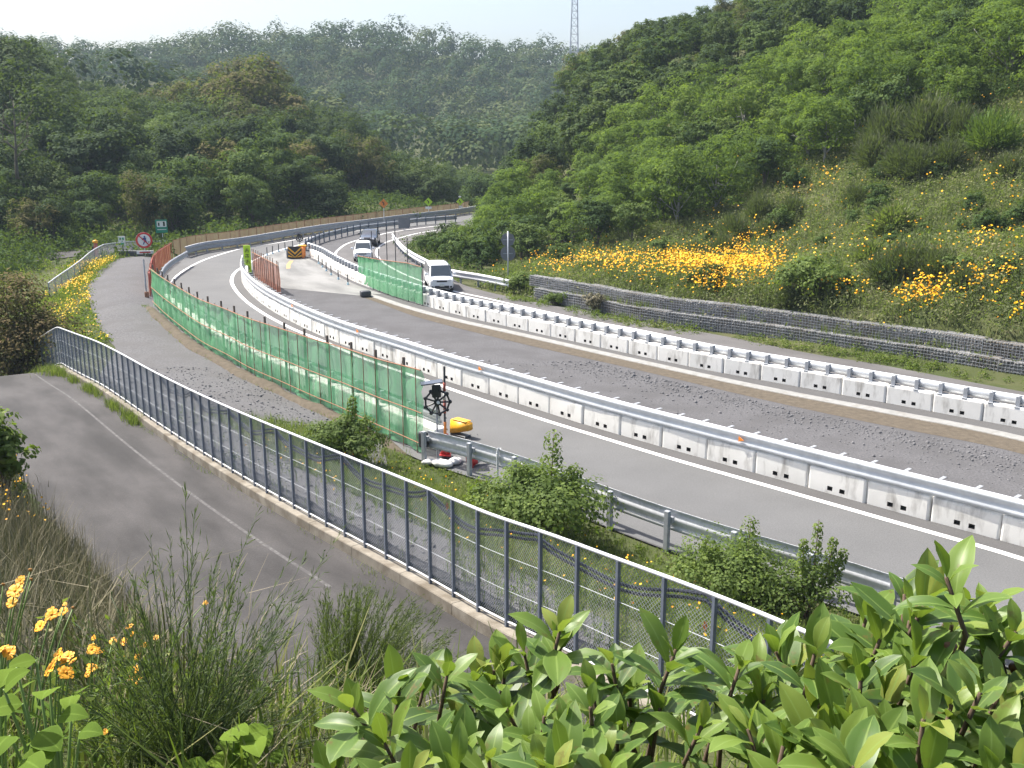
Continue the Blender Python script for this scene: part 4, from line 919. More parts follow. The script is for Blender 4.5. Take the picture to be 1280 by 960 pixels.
# median rail and fence posts between the far carriageways
ml = gl([(380,314),(390,308),(405,302),(425,297),(447,292),(470,289),(500,285),(525,281.5)], ext1=[(-6.5, 127)], rel=3)
def br_m(mb, mt): mb.box((-.05, -.16, 0), (.05, -.06, 1.15), M=mt)
t = rail('grey rail with upright posts between the two distant carriageways', resample(ml, step=1.0), .62, 1, 1.0, (1.6, br_m), 'post_blue', beam_mat='zinc_dull')
# crash cushion at the nose
b = g(369, 323.5); t = thing('crash_cushion', 'black and yellow chevron board in front of orange drums at the tip of the divider', 'crash cushion', b, face_cam(b))
mb = MB(); mb.rbox((-.60, -.06, .08), (.60, .0, 1.10), .02, 1); bd = mb.obj('board', M['black'], t)
for k in range(3):
    z0 = .98-k*.36; V = []
    mb = MB()
    for y in (-.075, -.062):
        for x, z in ((-.58, z0+.10), (0, z0-.44), (.58, z0+.10), (.58, z0-.06), (0, z0-.60), (-.58, z0-.06)): V.append((x, y, min(max(z, .10), 1.08)))
    mb.add(V, [(0, 1, 4, 5), (1, 2, 3, 4), (6, 11, 10, 7), (7, 10, 9, 8), (0, 5, 11, 6), (2, 8, 9, 3), (5, 4, 10, 11), (4, 3, 9, 10), (0, 6, 7, 1), (1, 7, 8, 2)]); mb.obj('chevron', M['yellow'], bd)
for x, y in ((-.35, .45), (.40, .5), (.55, 1.3)): mb = MB(); mb.tube([(x, y, 0), (x, y, .12), (x, y, .86), (x, y, .92)], [.36, .40, .40, .30], 14); mb.obj('drum', M['orange'] if x > 0 else M['steel_dark'], t, True)
mb = MB(); mb.rbox((.30, 1.0, .90), (1.05, 1.5, 1.06), .06, 2); mb.obj('lid', M['yellow'], t, True)
# wheel beacons: dark spoked ring with a solar plate
def beacon(label, loc, zc, r, rz, pole):
    t = thing('warning_beacon', label, 'beacon', loc, rz); z = zc
    mb = MB(); ang = np.linspace(0, 2*math.pi, 10)
    mb.tube([(r*math.cos(a), -.02, z+r*math.sin(a)) for a in ang], .036, 6, caps=False); mb.obj('ring', M['black'], t)
    mb = MB()
    for a in ang[:-1]: mb.tube([(.07*math.cos(a), -.02, z+.07*math.sin(a)), (r*math.cos(a), -.02, z+r*math.sin(a))], .032, 5)
    mb.tube([(0, -.06, z), (0, .06, z)], .12, 12); mb.obj('spokes', M['black'], t)
    for a in ang[:-1]:
        mb = MB(); x, y = 1.03*r*math.cos(a), z+1.03*r*math.sin(a); mb.tube([(x, -.05, y), (x, .03, y)], .062, 8); mb.obj('lamp', M['black'], t, True)
    mb = MB(); mb.tube([(.02, -.085, z), (.02, -.06, z)], .055, 10); mb.obj('centre_lens', M['white'], t)
    mb = MB(); mb.rbox((-.17, -.05, z+.15), (.13, .12, z+r+.16), .04, 2); mb.obj('housing', M['black'], t, True)
    mb = MB(); mt = Matrix.Translation((-.18, 0, z+r+.26)) @ Matrix.Rotation(-.10, 4, 'Y'); mb.rbox((-.36, -.22, -.02), (.36, .22, .02), .01, 1, M=mt); mb.obj('solar_plate', flat('solar_cell', (.06, .065, .085), .15), t)
    if pole: mb = MB(); mb.tube([(-.02, .05, -.05), (-.02, .05, z)], .032, 8); mb.obj('pole', M['zinc_dull'], t)
    return t
b = g(548, 575); zc = at(548, 502.5, math.hypot(b[0], b[1]))[2]
beacon('black spoked ring beacon with a solar plate at the end of the green netting', b, zc, .41, face_cam(b)+.08, True)
b = g(375, 312); beacon('small black ring beacon seen far off above the chevron board', (b[0], b[1], 0), at(374.5, 298, math.hypot(b[0], b[1]))[2], .30, face_cam(b), True)
b = g(556.5, 572); t = thing('marker_pole', 'red and white pole standing behind the spoked ring beacon', 'pole', b); zt = at(557, 458, math.hypot(b[0], b[1]))[2]
mb = MB(); mb.tube([(0, 0, 0), (.02, 0, zt)], .035, 8); mb.obj('pole', M['steel_dark'], t)
for z0, z1, c in ((.5, 1.25, 'orange'), (1.55, 2.0, 'red_rail'), (2.0, 2.3, 'white'), (2.3, 2.6, 'red_rail')): mb = MB(); mb.tube([(.01, 0, z0), (.015, 0, z1)], .05, 10); mb.obj('band', M[c], t, True)
# yellow cushion box
b = g(577, 545); t = thing('cushion_box', 'yellow plastic cushion box on the lane edge behind the guard rail', 'box', b, heading((-3.0, 33.2), (-1.2, 31.6))+math.pi/2)
mb = MB(); V = [(-.62, -.14, .38), (.55, -.2, .0), (.55, .25, .0), (-.62, .2, .38), (-.60, -.12, .80), (.52, -.18, .80), (.52, .22, .80), (-.60, .18, .80)]
bm = bmesh.new(); vv = [bm.verts.new(v) for v in V]
for f_ in [(0, 3, 2, 1), (4, 5, 6, 7), (0, 1, 5, 4), (1, 2, 6, 5), (2, 3, 7, 6), (3, 0, 4, 7)]: bm.faces.new([vv[i] for i in f_])
bmesh.ops.bevel(bm, geom=bm.edges[:], offset=.05, segments=3, affect='EDGES'); mb.bm(bm, 0, Matrix.Translation((0, 0, .06))); mb.obj('shell', M['yellow'], t, True)
mb = MB(); mb.rbox((-.45, -.16, .87), (.40, .2, .895), .01, 1); mb.obj('lid', M['yellow'], t); mb = MB(); mb.rbox((-.45, -.16, .0), (.52, .22, .12), .03, 1); mb.obj('base', M['steel_dark'], t); t.scale = (.80, .85, .70)
# sandbags and fallen red and white cones at the rail
def bag(label, x, y, w_, rz, col='sand'):
    q = g(x, y); bm = bmesh.new(); bmesh.ops.create_icosphere(bm, subdivisions=3, radius=1); rr = random.Random(int(x*7+y))
    ph = [rr.uniform(0, 6) for _ in range(4)]
    for v in bm.verts:
        c = v.co; k = 1+.10*math.sin(4*c.x+ph[0])+.08*math.sin(6*c.y+ph[1]); v.co = Vector((c.x*w_*(1.15 if abs(c.x) > .8 else 1), c.y*w_*.62*k, max(c.z, -.55)*w_*.42*k+w_*.24))
    me = bpy.data.meshes.new('sandbag'); bm.to_mesh(me); bm.free(); me.polygons.foreach_set('use_smooth', np.ones(len(me.polygons), bool))
    o = link('sandbag', me, M[col]); o.location = (q[0], q[1], max(0, h1(q[0], q[1]))+.02); o.rotation_euler = (0, 0, rz); tag(o, label, 'sandbag')
bag('small flat white sandbag lying farthest out towards the green netting', 537, 580, .24, .3); bag('plump white sandbag beside the second guard rail post', 553, 583, .34, -.5); bag('greyish white sandbag leaning towards the second guard rail post', 568, 580, .30, .9)
def cone(label, x, y, rz, tilt):
    q = g(x, y); t = thing('traffic_cone', label, 'traffic cone', (q[0], q[1], max(0, h1(q[0], q[1]))+.14), rz)
    mt = Matrix.Rotation(tilt, 4, 'Y')
    for z0, z1, c in ((0, .22, 'red'), (.22, .36, 'white'), (.36, .50, 'red'), (.50, .58, 'white'), (.58, .70, 'red')):
        mb = MB(); r0, r1 = .16-.16*z0, .16-.16*z1; mb.tube([tuple(mt @ Vector((0, 0, z0))), tuple(mt @ Vector((0, 0, z1)))], [r0, r1], 14); mb.obj('band', M[c], t, True)
    mb = MB(); mb.rbox((-.19, -.19, -.05), (.19, .19, -.002), .015, 1, M=mt); mb.obj('base', M['red'], t)
cone('red and white traffic cone upright between the sandbags and the rail', 557, 572, 0, .08); cone('toppled red and white traffic cone lying past the second rail post', 588, 583, .6, 1.42)
b = g(622, 603); t = thing('marker_post', 'slim white marker post with a hooked top at the guard rail', 'post', b); mb = MB(); mb.tube([(0, 0, 0), (0, 0, 1.0), (.03, 0, 1.12), (.10, 0, 1.1)], .035, 8); mb.obj('pole', M['rail_pale'], t); mb = MB(); mb.tube([(0, 0, .85), (0, 0, .95)], .045, 8); mb.obj('band', M['white'], t)
# flexible posts round the pale pavement
pr = None
for i, (x, y) in enumerate(((334,319.5),(341,317.5),(348.5,315),(356.5,313),(366,310.5),(398.5,330),(403,334.5),(408,339),(414,344),(423,349.5),(435,356))):
    q = g(x, y)
    if pr is None:
        pr = thing('flexible_post', '', 'post', q, group='flexible posts round the pale pavement')
        mb = MB(); mb.tube([(0, 0, 0), (0, 0, .72), (0, 0, .76)], [.045, .04, .02], 8); mb.obj('tube', M['steel_dark'], pr); mb = MB(); mb.tube([(0, 0, 0), (0, 0, .05), (0, 0, .2)], [.10, .09, .05], 10); mb.obj('foot', flat('pale_blue_foot', (.35, .50, .58), .5), pr); o = pr
    else: o = dup(pr, q)
    o['label'] = 'thin dark flexible post on the painted edge of the pale pavement' if i < 5 else 'thin dark flexible post in front of the white barrier curving from the chevron board'
    o['group'] = 'flexible posts on the painted edge' if i < 5 else 'flexible posts in front of the curving barrier'
# radio masts
def mast(label, x, D, wb, top, base_y, cat='radio mast'):
    b = at(x, base_y, D); zb = h1(b[0], b[1]); t = thing('radio_mast', label, cat, (b[0], b[1], zb)); H_ = top-zb
    legs = [(-1, -1), (1, -1), (1, 1), (-1, 1)]; wf = lambda z: wb*(1-.62*z/H_)
    for sx, sy in legs: mb = MB(); mb.tube([(sx*wf(0)/2, sy*wf(0)/2, 0), (sx*wf(H_)/2, sy*wf(H_)/2, H_)], .22, 5); mb.obj('leg', M['bark_tower'], t)
    mb = MB(); z = 0
    while z < H_-3:
        z1 = z+wf(z)*1.1
        for (a, b2), (c, d) in zip(legs, legs[1:]+legs[:1]):
            mb.tube([(a*wf(z)/2, b2*wf(z)/2, z), (c*wf(z1)/2, d*wf(z1)/2, z1)], .1, 4); mb.tube([(a*wf(z1)/2, b2*wf(z1)/2, z1), (c*wf(z1)/2, d*wf(z1)/2, z1)], .1, 4)
        z = z1
    mb.obj('bracing', M['bark_tower'], t); return t
mast('tall grey lattice mast rising behind the wooded ridge', 717.5, 520, 4.6, 92, 70)
mast('tip of a second thin mast above the trees of the flowering hill', 995, 480, 2.6, 72.5, 60)
# ------------------------------------------------------------------ foliage helpers
def cards(C, Nrm, size, aspect=.6, rg=None, spread=.35):
    """diamond leaves at C facing Nrm; returns verts, quads"""
    rg = rg or rng; n = len(C); Nn = Nrm+rg.normal(0, spread, (n, 3)); Nn /= np.linalg.norm(Nn, axis=1)[:, None]+1e-9
    A = rg.normal(0, 1, (n, 3)); U = A-Nn*(A*Nn).sum(1)[:, None]; U /= np.linalg.norm(U, axis=1)[:, None]+1e-9; W_ = np.cross(Nn, U)
    s = (np.full(n, size) if np.isscalar(size) else size)[:, None]
    V = np.stack([C-U*s*.5, C+W_*s*.5*aspect-Nn*s*.06, C+U*s*.5, C-W_*s*.5*aspect-Nn*s*.06], 1).reshape(-1, 3)
    return V, np.arange(4*n).reshape(n, 4)
def sph(n, rg, up=.0):
    v = rg.normal(0, 1, (n, 3)); v[:, 2] += up; return v/(np.linalg.norm(v, axis=1)[:, None]+1e-9)
def crown_mesh(name, seed, R_, H_, zb, lobes, clumps, per, csize, flatten=.8, tintjit=.22, droop=0.0, fill=.12, clump_r=.26, aspect=.62, spread=.24):
    rg = np.random.default_rng(seed); C = []; Nn = []; T = []; Sz = []; Lc = []
    for l in range(lobes):
        a = 2*math.pi*l/lobes+rg.uniform(-.5, .5); rr = R_*rg.uniform(.25, .62) if l else 0.0; f = rg.uniform(.25, .8) if l else .72
        lc = np.array([rr*math.cos(a), rr*math.sin(a), zb+(H_-zb)*f*.82]); lr = np.array([R_*rg.uniform(.42, .62)]*2+[(H_-zb)*rg.uniform(.24, .36)]); Lc.append(lc)
        q = sph(clumps, rg, .35); lt = rg.uniform(-.16, .16)
        for d in q:
            c = lc+d*lr*rg.uniform(.75, 1.05); cr = R_*clump_r*rg.uniform(.6, 1.25); k = int(per*rg.uniform(.7, 1.3))
            v = sph(k, rg, .55); p = c+v*np.array([1, 1, flatten])*cr*rg.uniform(.55, 1.0, (k, 1)); p[:, 2] -= droop*np.hypot(*(p-c)[:, :2].T)
            C.append(p); Nn.append(v*.85+d*.5+np.array([0, 0, .35])); T.append(np.clip(.45+lt+rg.normal(0, .13)+rg.normal(0, tintjit, k), 0, 1)); Sz.append(csize*rg.uniform(.65, 1.35, k))
    k = int(len(C)*per*fill)                                        # sparse inner leaves
    v = sph(k, rg); p = v*np.array([R_*.6, R_*.6, (H_-zb)*.36])*rg.uniform(.2, 1, (k, 1))+np.array([0, 0, zb+(H_-zb)*.5]); C.append(p); Nn.append(v); T.append(rg.uniform(.1, .6, k)); Sz.append(np.full(k, csize*1.2))
    C = np.concatenate(C); V, F = cards(C, np.concatenate(Nn), np.concatenate(Sz), aspect, rg, spread)
    return pmesh(name, V, F, attrs={'tint': np.repeat(np.concatenate(T), 4)}), Lc
def trunk_mesh(name, seed, H_, r0, Lc, sides=7, lean=0.0):
    rg = np.random.default_rng(seed); mb = MB(); top = np.array([lean, rg.normal(0, .1), H_*.58])
    P = np.array([np.array([0, 0, -1.0])*(1-t)+top*t+np.array([math.sin(t*5+seed)*.06*H_*.2, math.cos(t*4+seed)*.05*H_*.2, 0])*t for t in np.linspace(0, 1, 8)])
    mb.tube(P, r0*np.linspace(1.25, .3, 8), sides)
    for c in Lc:
        i = int(rg.integers(2, 6)); p0 = P[i]; m = (p0+c)/2+np.array([rg.normal(0, .2), rg.normal(0, .2), -.1*H_*rg.uniform(0, .6)])
        Q = [p0*(1-t)**2+2*m*t*(1-t)+c*t*t for t in np.linspace(0, 1, 6)]; mb.tube(Q, r0*np.linspace(.5, .12, 6), 5)
    return mb.mesh(name, True)
def tree_proto(name, mat, bark, seed, R_, H_, zb, lobes, clumps, per, csize, **kw):
    cm, Lc = crown_mesh('crown', seed, R_, H_, zb, lobes, clumps, per, csize, **kw)
    t = empty(name); link('trunk', trunk_mesh('trunk', seed, H_, (H_*.022+.05)*(.6 if 'feathery' in name else 1), Lc), M[bark], t); link('crown', cm, M[mat], t); return t
PROTO = {}
def protos(key, *rows): PROTO[key] = rows
KIND = dict(
    dark=[('broadleaf_tree', 'f_dark', 'bark', 21+i, 4.6+.5*i, 9.8+.8*i, 1.0, 10, 8, 62, .42, dict(clump_r=.31, fill=.05)) for i in range(3)],
    mid=[('broadleaf_tree', 'f_mid', 'bark', 41+i, 4.2+.5*i, 8.8+.7*i, 1.0, 10, 8, 62, .40, dict(clump_r=.31, flatten=.62, fill=.05)) for i in range(3)],
    olive=[('broadleaf_tree', 'f_olive', 'bark', 61+i, 4.6+.5*i, 9.8+.7*i, 1.2, 11, 8, 62, .40, dict(clump_r=.29, fill=.05)) for i in range(2)],
    light=[('feathery_tree', 'f_light', 'bark_grey', 81+i, 2.4+.25*i, 6.0+.5*i, .6, 8, 12, 34, .30, dict(flatten=.40, clump_r=.31, droop=.3, aspect=.40, spread=.22, fill=.05)) for i in range(4)],
    scrub=[('leafy_shrub', 'f_mid', 'bark', 101+i, 1.8, 3.1+.3*i, .2, 6, 10, 28, .26, dict(clump_r=.30)) for i in range(2)],
    hilldark=[('wooded_tree', 'f_dark', 'bark', 121+i, 3.4+.3*i, 7.6+.5*i, 1.0, 7, 14, 32, .38, dict(clump_r=.25)) for i in range(2)],
    hillmid=[('wooded_tree', 'f_mid', 'bark', 131+i, 3.2+.3*i, 7.2+.5*i, 1.0, 7, 14, 32, .36, dict(clump_r=.26, flatten=.6)) for i in range(2)],
)
r_ = np.random.default_rng(17)
def plant(kind, x, y, z, sc, label, group):
    if kind not in PROTO: PROTO[kind] = [None]*len(KIND[kind])
    i = int(r_.integers(0, len(KIND[kind])))
    if PROTO[kind][i] is None:
        k = KIND[kind][i]; PROTO[kind][i] = tree_proto(*k[:11], **k[11]); o = PROTO[kind][i]
        o.location = (x, y, z); o.rotation_euler = (0, 0, r_.uniform(0, 6.28)); o.scale = (sc,)*3
    else: o = dup(PROTO[kind][i], (x, y, z), r_.uniform(0, 6.28), (sc*r_.uniform(.9, 1.12), sc*r_.uniform(.9, 1.12), sc*r_.uniform(.9, 1.1)))
    tag(o, label, 'shrub' if kind == 'scrub' else 'tree', group)
    if group is None and 'group' in o: del o['group']
    return o
sky_ = np.full(1500, 960.0)
def seen(x, y, z, h, rad, near_ok=4):
    """does this crown show in the picture, given the ones already standing in front"""
    px, py = proj([(x, y, z), (x, y, z+h)]); D = math.hypot(x, y); rp = rad*FPX/max(D, 1)*.7
    if px[0] < -rp-20 or px[0] > 1280+rp+20 or py[1] > 960 or py[0] < -30: return False
    a = int(max(0, px[0]-rp+100)); b = int(min(1499, px[0]+rp+100))
    if b <= a: return False
    s_ = sky_[a:b]; vis = (py[1] < s_-near_ok).mean() > .25
    if vis: 
        u = np.linspace(-1, 1, b-a); prof = py[1]+(py[0]-py[1])*.55*(u**2); sky_[a:b] = np.minimum(s_, prof)
    return vis
def scatter(poly, d, seed, jit=.45):
    rg = np.random.default_rng(seed); P = np.array(poly); x0, y0 = P.min(0); x1, y1 = P.max(0); out = []
    for j, yy in enumerate(np.arange(y0, y1, d*.866)):
        for xx in np.arange(x0+(j % 2)*d*.5, x1, d): out.append((xx+rg.uniform(-jit, jit)*d, yy+rg.uniform(-jit, jit)*d))
    Q = np.array(out); return Q[inside(Q[:, 0], Q[:, 1], poly)]
# ------------------------------------------------------------------ the wood on the far side of the road (image: upper corner beyond the tan fence)
woodL = [(-66, 92), (-50, 98), (-40, 102.5), (-35, 108.5), (-31, 113), (-24, 117), (-18, 127), (-10, 141), (-6, 150), (-1, 163), (0, 175), (-10, 222), (-45, 226), (-120, 226), (-170, 200), (-130, 140), (-85, 92)]
PL = scatter(woodL, 7.0, 5); PL = PL[np.argsort(np.hypot(*PL.T))]; ZL = ht(PL[:, 0], PL[:, 1]); nL = 0
sky_[:] = 960
labL = {'dark': 'dense dark evergreen tree in the wood beyond the tan fence', 'mid': 'mid green leafy tree in the wood beyond the tan fence', 'olive': 'olive brown tree with budding crown in the wood beyond the tan fence'}
crest = {'dark': 'dark evergreen tree on the crest of the wood against the hazy hill', 'mid': 'mid green tree on the crest of the wood against the hazy hill', 'olive': 'tall olive brown tree crowning the crest of the wood'}
for (x, y), z in zip(PL, ZL):
    D = math.hypot(x, y); px, py = proj([(x, y, z+7)]); px, py = px[0], py[0]
    u = r_.random(); kind = 'dark' if u < .54 else 'mid' if u < .82 else 'olive'
    if px < 70 and py < 160: kind = 'dark' if u < .8 else 'mid'
    if 230 < px < 370 and py < 140: kind = 'olive' if u < .75 else 'dark'
    sc = r_.uniform(.78, 1.25)*(.55 if D < 118 else .72 if D < 135 else 1)
    if px > 440: sc *= .9
    if D < 152 and min(abs(px-535.5), abs(px-575), abs(px-479.5)) < 36: continue
    hmax = (at(px, np.interp(px, (0, 30, 55, 80, 110, 150, 200, 235, 255, 290, 340, 358, 372, 400, 425, 445, 490, 540, 590), (48, 46, 64, 98, 104, 112, 118, 112, 98, 78, 84, 98, 132, 150, 136, 160, 192, 205, 214))+r_.uniform(-8, 8), D)[2]-z)/10.2
    if hmax < .3: continue
    sc = min(sc, hmax)
    if not seen(x, y, z, 9.5*sc, 4.4*sc): continue
    top = proj([(x, y, z+9.5*sc)])[1][0]; isc = D > 185 and top < 150
    plant(kind, x, y, z-.3, sc, (crest if isc else labL)[kind], ('crest ' if isc else 'wood ')+kind+' trees'); nL += 1
for x_, yt_, D_, k_, lb_ in ((318, 74, 186, 'olive', 'tallest olive brown tree of the wood, domed above its neighbours'), (352, 104, 182, 'olive', 'broad olive tree leaning against the tallest olive brown tree'), (285, 82, 190, 'olive', 'olive brown tree joined to the tallest one on its sky side'), (428, 134, 186, 'dark', 'dark pointed tree standing out at the low end of the wood'), (22, 44, 178, 'dark', 'darkest rounded tree at the photo\'s edge on the crest of the wood'), (48, 60, 180, 'dark', 'dark tree stepping down beside the darkest rounded one'), (240, 178, 150, 'olive', 'rusty olive tree midway down the wooded slope'), (175, 190, 140, 'mid', 'rounded pale olive tree low in front of the wood above the round sign')):
    p_ = at(x_, 150, D_); z_ = h1(p_[0], p_[1]); hw = (at(x_, yt_, D_)[2]-z_)/9.8
    if hw > .3: plant(k_, p_[0], p_[1], z_-.3, hw*.98, lb_, None)
# bare grey tree among the wood
def bare(name, label, b, H_, seed, cat='tree', mat='bark_grey', n=9):
    rg = np.random.default_rng(seed); t = thing(name, label, cat, b); mb = MB(); P = np.array([(math.sin(z*.5+seed)*.25, math.cos(z*.4)*.2-.2, z) for z in np.linspace(-.8, H_*.8, 9)]); mb.tube(P, np.linspace(.2, .05, 9), 7); mb.obj('trunk', M[mat], t, True)
    mb = MB()
    for k in range(n):
        i = int(rg.integers(3, 8)); d = np.array([rg.normal(0, 1), rg.normal(0, .6), rg.uniform(.6, 1.4)]); d /= np.linalg.norm(d); L_ = H_*rg.uniform(.28, .5)
        Q = np.array([P[i]+d*L_*q+np.array([0, 0, .12*L_*q*q])+rg.normal(0, .06, 3)*q*3 for q in np.linspace(0, 1, 6)]); mb.tube(Q, np.linspace(.08, .02, 6), 5)
        for w2 in range(3):
            j = int(rg.integers(2, 5)); e = d+rg.normal(0, .5, 3); mb.tube([Q[j], Q[j]+e*L_*.25, Q[j]+e*L_*.42+np.array([0, 0, .2])], [.04, .028, .012], 4)
    mb.obj('branches', M[mat], t, True)
b = at(22, 200, 122); bare('bare_tree', 'leafless pale grey tree standing out of the wood', (b[0], b[1], b[2]-1.2), 6.6, 5, mat='bark')

# ------------------------------------------------------------------ trees of the flowering hill
TB = ((560, 335), (600, 338), (650, 335), (690, 325), (760, 312), (850, 287), (905, 271), (950, 250), (1000, 222), (1060, 196), (1150, 172), (1290, 128))
def tree_zone(px, py): return py < np.interp(px, [a for a, _ in TB], [b for _, b in TB])
hillR = [(-5, 86), (0, 74), (6, 66), (14, 62), (30, 52), (52, 60), (85, 80), (110, 120), (100, 175), (60, 185), (14, 205), (-4, 190), (-1, 172), (10, 150), (8, 136), (-2, 124), (-8, 112), (-9.4, 103), (-8.5, 93)]
PR = scatter(hillR, 2.5, 9); dR = np.hypot(*PR.T); PR = PR[np.argsort(dR)]; ZR = ht(PR[:, 0], PR[:, 1]); dc = seg_dist(PR[:, 0], PR[:, 1], np.vstack([corridor, corridor[:1]]))[0]; nR = 0
sky_[:] = 960; lastk = []
for (x, y), z, d0 in zip(PR, ZR, dc):
    D = math.hypot(x, y); px, py = (v[0] for v in proj([(x, y, z)]))
    if inside(np.array([x]), np.array([y]), corridor)[0] or d0 < 1.8: continue
    if not tree_zone(px, py) or px > 1350: continue
    edge = px < 655 and d0 < 7
    far_ = D > 118 or (px < 720 and py < 255)
    need = 1.9 if edge else 2.7 if not far_ else 4.4
    if any((x-a)**2+(y-b)**2 < need*need for a, b in lastk[-160:]): continue
    u = r_.random()
    if edge: kind, sc, lab, gp = ('scrub' if u < .75 else 'light'), r_.uniform(.8, 1.15)*(.9 if kind_ok else 1) if False else r_.uniform(.75, 1.1), 'bushy green shrub at the hill foot behind the van\'s guard rail', 'shrubs at the hill foot by the van'
    elif far_:
        kind = 'hilldark' if u < .55 else 'hillmid' if u < .85 else 'olive'; sc = r_.uniform(.75, 1.1)*(.7 if kind == 'olive' else 1); lab = {'hilldark': 'dark leafy tree on the shaded shoulder of the flowering hill', 'hillmid': 'fresh green rounded tree high on the flowering hill', 'olive': 'olive brown tree among the green ones high on the flowering hill'}[kind]; gp = kind+' trees on the hill'
    else: kind = 'light' if u < .80 else 'hillmid'; sc = r_.uniform(.75, 1.15)*(.62 if kind == 'hillmid' else .9); lab = {'light': 'feathery yellow-green tree on the flowering hillside', 'hillmid': 'compact darker tree amid the feathery trees on the flowering hillside'}[kind]; gp = kind+' trees of the hillside'
    if D > 90 or px < 690:
        rp_ = 2.6*FPX/D*.5; hmax = (at(px, np.interp(px-rp_, (520, 585, 600, 640, 665, 690, 720, 760, 800, 860, 930, 1100, 1400), (287, 270, 236, 176, 122, 88, 64, 35, 24, 8, -6, -70, -240))+r_.uniform(-6, 6), D)[2]-z)/{'scrub': 3.3, 'light': 6.8, 'hilldark': 8.2, 'hillmid': 7.8, 'olive': 9.8}[kind]
        if hmax < .35: continue
        sc = min(sc, hmax)
    hh = {'scrub': 3.1, 'light': 6.4, 'hilldark': 7.8, 'hillmid': 7.4, 'olive': 9.6}[kind]*sc
    if not seen(x, y, z, hh, hh*.45, 2): continue
    plant(kind, x, y, z-.15, sc, lab, gp); nR += 1; lastk.append((x, y))
print('trees', nL, nR)
# ------------------------------------------------------------------ the far wood: one hazy mass
def pick(a, b, d, seed):
    rg = np.random.default_rng(seed); out = []
    for D in np.arange(a, b, d):
        for x in np.arange(-60, 1340, d*FPX/D): out.append(at(x+rg.uniform(-.5, .5)*d*FPX/D, 200, D+rg.uniform(-.5, .5)*d)[:2])
    return np.array(out)
PF = pick(262, 590, 11.0, 3); ZF = ht(PF[:, 0], PF[:, 1]); rg = np.random.default_rng(31)
Cs = []; Ns = []; Ts = []; Ss = []
order = np.argsort(np.hypot(*PF.T)); sky_[:] = 960; cnt = 0
for i in order:
    x, y = PF[i]; z = ZF[i]; D = math.hypot(x, y); hh = rg.uniform(9, 15)*(1.3 if rg.random() < .12 else 1); rd = rg.uniform(4.8, 8.2)
    if not seen(x, y, z, hh, rd, 1): continue
    px, py = proj([(x, y, z+hh)])
    if px[0] > 740 and py[0] > 80: continue
    k = 280; v = sph(k, rg, .45); lob = 1+.25*np.sin(v[:, 0]*5+rg.uniform(0, 6))*np.cos(v[:, 1]*5+rg.uniform(0, 6)); p = v*np.array([rd, rd, hh*.48])*lob[:, None]*rg.uniform(.8, 1.05, (k, 1))+np.array([x, y, z+hh*.5])
    Cs.append(p); Ns.append(v+np.array([0, 0, .4])); Ts.append(np.clip(rg.uniform(.0, 1.0)+rg.normal(0, .10, k), 0, 1)); Ss.append(rg.uniform(.8, 1.6, k)); cnt += 1
V, F = cards(np.concatenate(Cs), np.concatenate(Ns), np.concatenate(Ss), .8, rg, .14)
tag(link('forest', pmesh('forest', V, F, attrs={'tint': np.repeat(np.concatenate(Ts), 4)}), M['f_blue']), 'hazy wooded hills closing the valley behind the road', kind='stuff'); print('far', cnt)
# ------------------------------------------------------------------ low plants
def gt(x, y, D0=2.0, D1=300.0):
    """where the line of sight through a picture point meets the terrain"""
    Ds = np.geomspace(D0, D1, 260); P = np.array([at(x, y, D) for D in Ds]); Z = ht(P[:, 0], P[:, 1]); k = np.argmax(P[:, 2] < Z)
    if not (P[:, 2] < Z).any(): k = 0
    a = max(k-1, 0); D = np.interp(0, [P[k, 2]-Z[k], P[a, 2]-Z[a]], [Ds[k], Ds[a]]) if k else Ds[0]
    p = at(x, y, D); return np.array([p[0], p[1], h1(p[0], p[1])])
def blades(P, Hh, Wd, rg, lean=.35, tint=None, dirs=None):
    n = len(P); a = rg.uniform(0, 6.283, n); d = np.c_[np.cos(a), np.sin(a), np.zeros(n)]
    l = (rg.uniform(.1, 1, n)*lean*Hh)[:, None]; ld = d if dirs is None else dirs; sd_ = np.c_[-ld[:, 1], ld[:, 0], np.zeros(n)]; w_ = (Wd if not np.isscalar(Wd) else np.full(n, Wd))[:, None]; up = np.array([0, 0, 1.])
    b0 = P-up*.03; m = P+up*(Hh*.58)[:, None]+ld*l*.32; tp = P+up*Hh[:, None]*rg.uniform(.85, 1.0, (n, 1))+ld*l
    V = np.stack([b0-sd_*w_*.5, b0+sd_*w_*.5, m+sd_*w_*.42, m-sd_*w_*.42, tp+sd_*w_*.08, tp-sd_*w_*.08], 1).reshape(-1, 3)
    i = np.arange(n)[:, None]*6; F = np.concatenate([i+np.array([[0, 1, 2, 3]]), i+np.array([[3, 2, 4, 5]])], 0)
    return V, F, np.repeat(np.clip(rg.uniform(0, 1, n) if tint is None else tint, 0, 1), 6)
class Cloud:
    def __init__(s): s.V = []; s.F = []; s.T = []; s.n = 0
    def add(s, V, F, T): s.V.append(V); s.F.append(F+s.n); s.T.append(T); s.n += len(V)
    def obj(s, name, mat, parent=None, smooth=False):
        V = np.concatenate(s.V)
        if parent is not None: V = V-np.array(parent.location)[None]
        return link(name, pmesh(name, V, np.concatenate(s.F), smooth, attrs={'tint': np.concatenate(s.T)}), M[mat], parent)
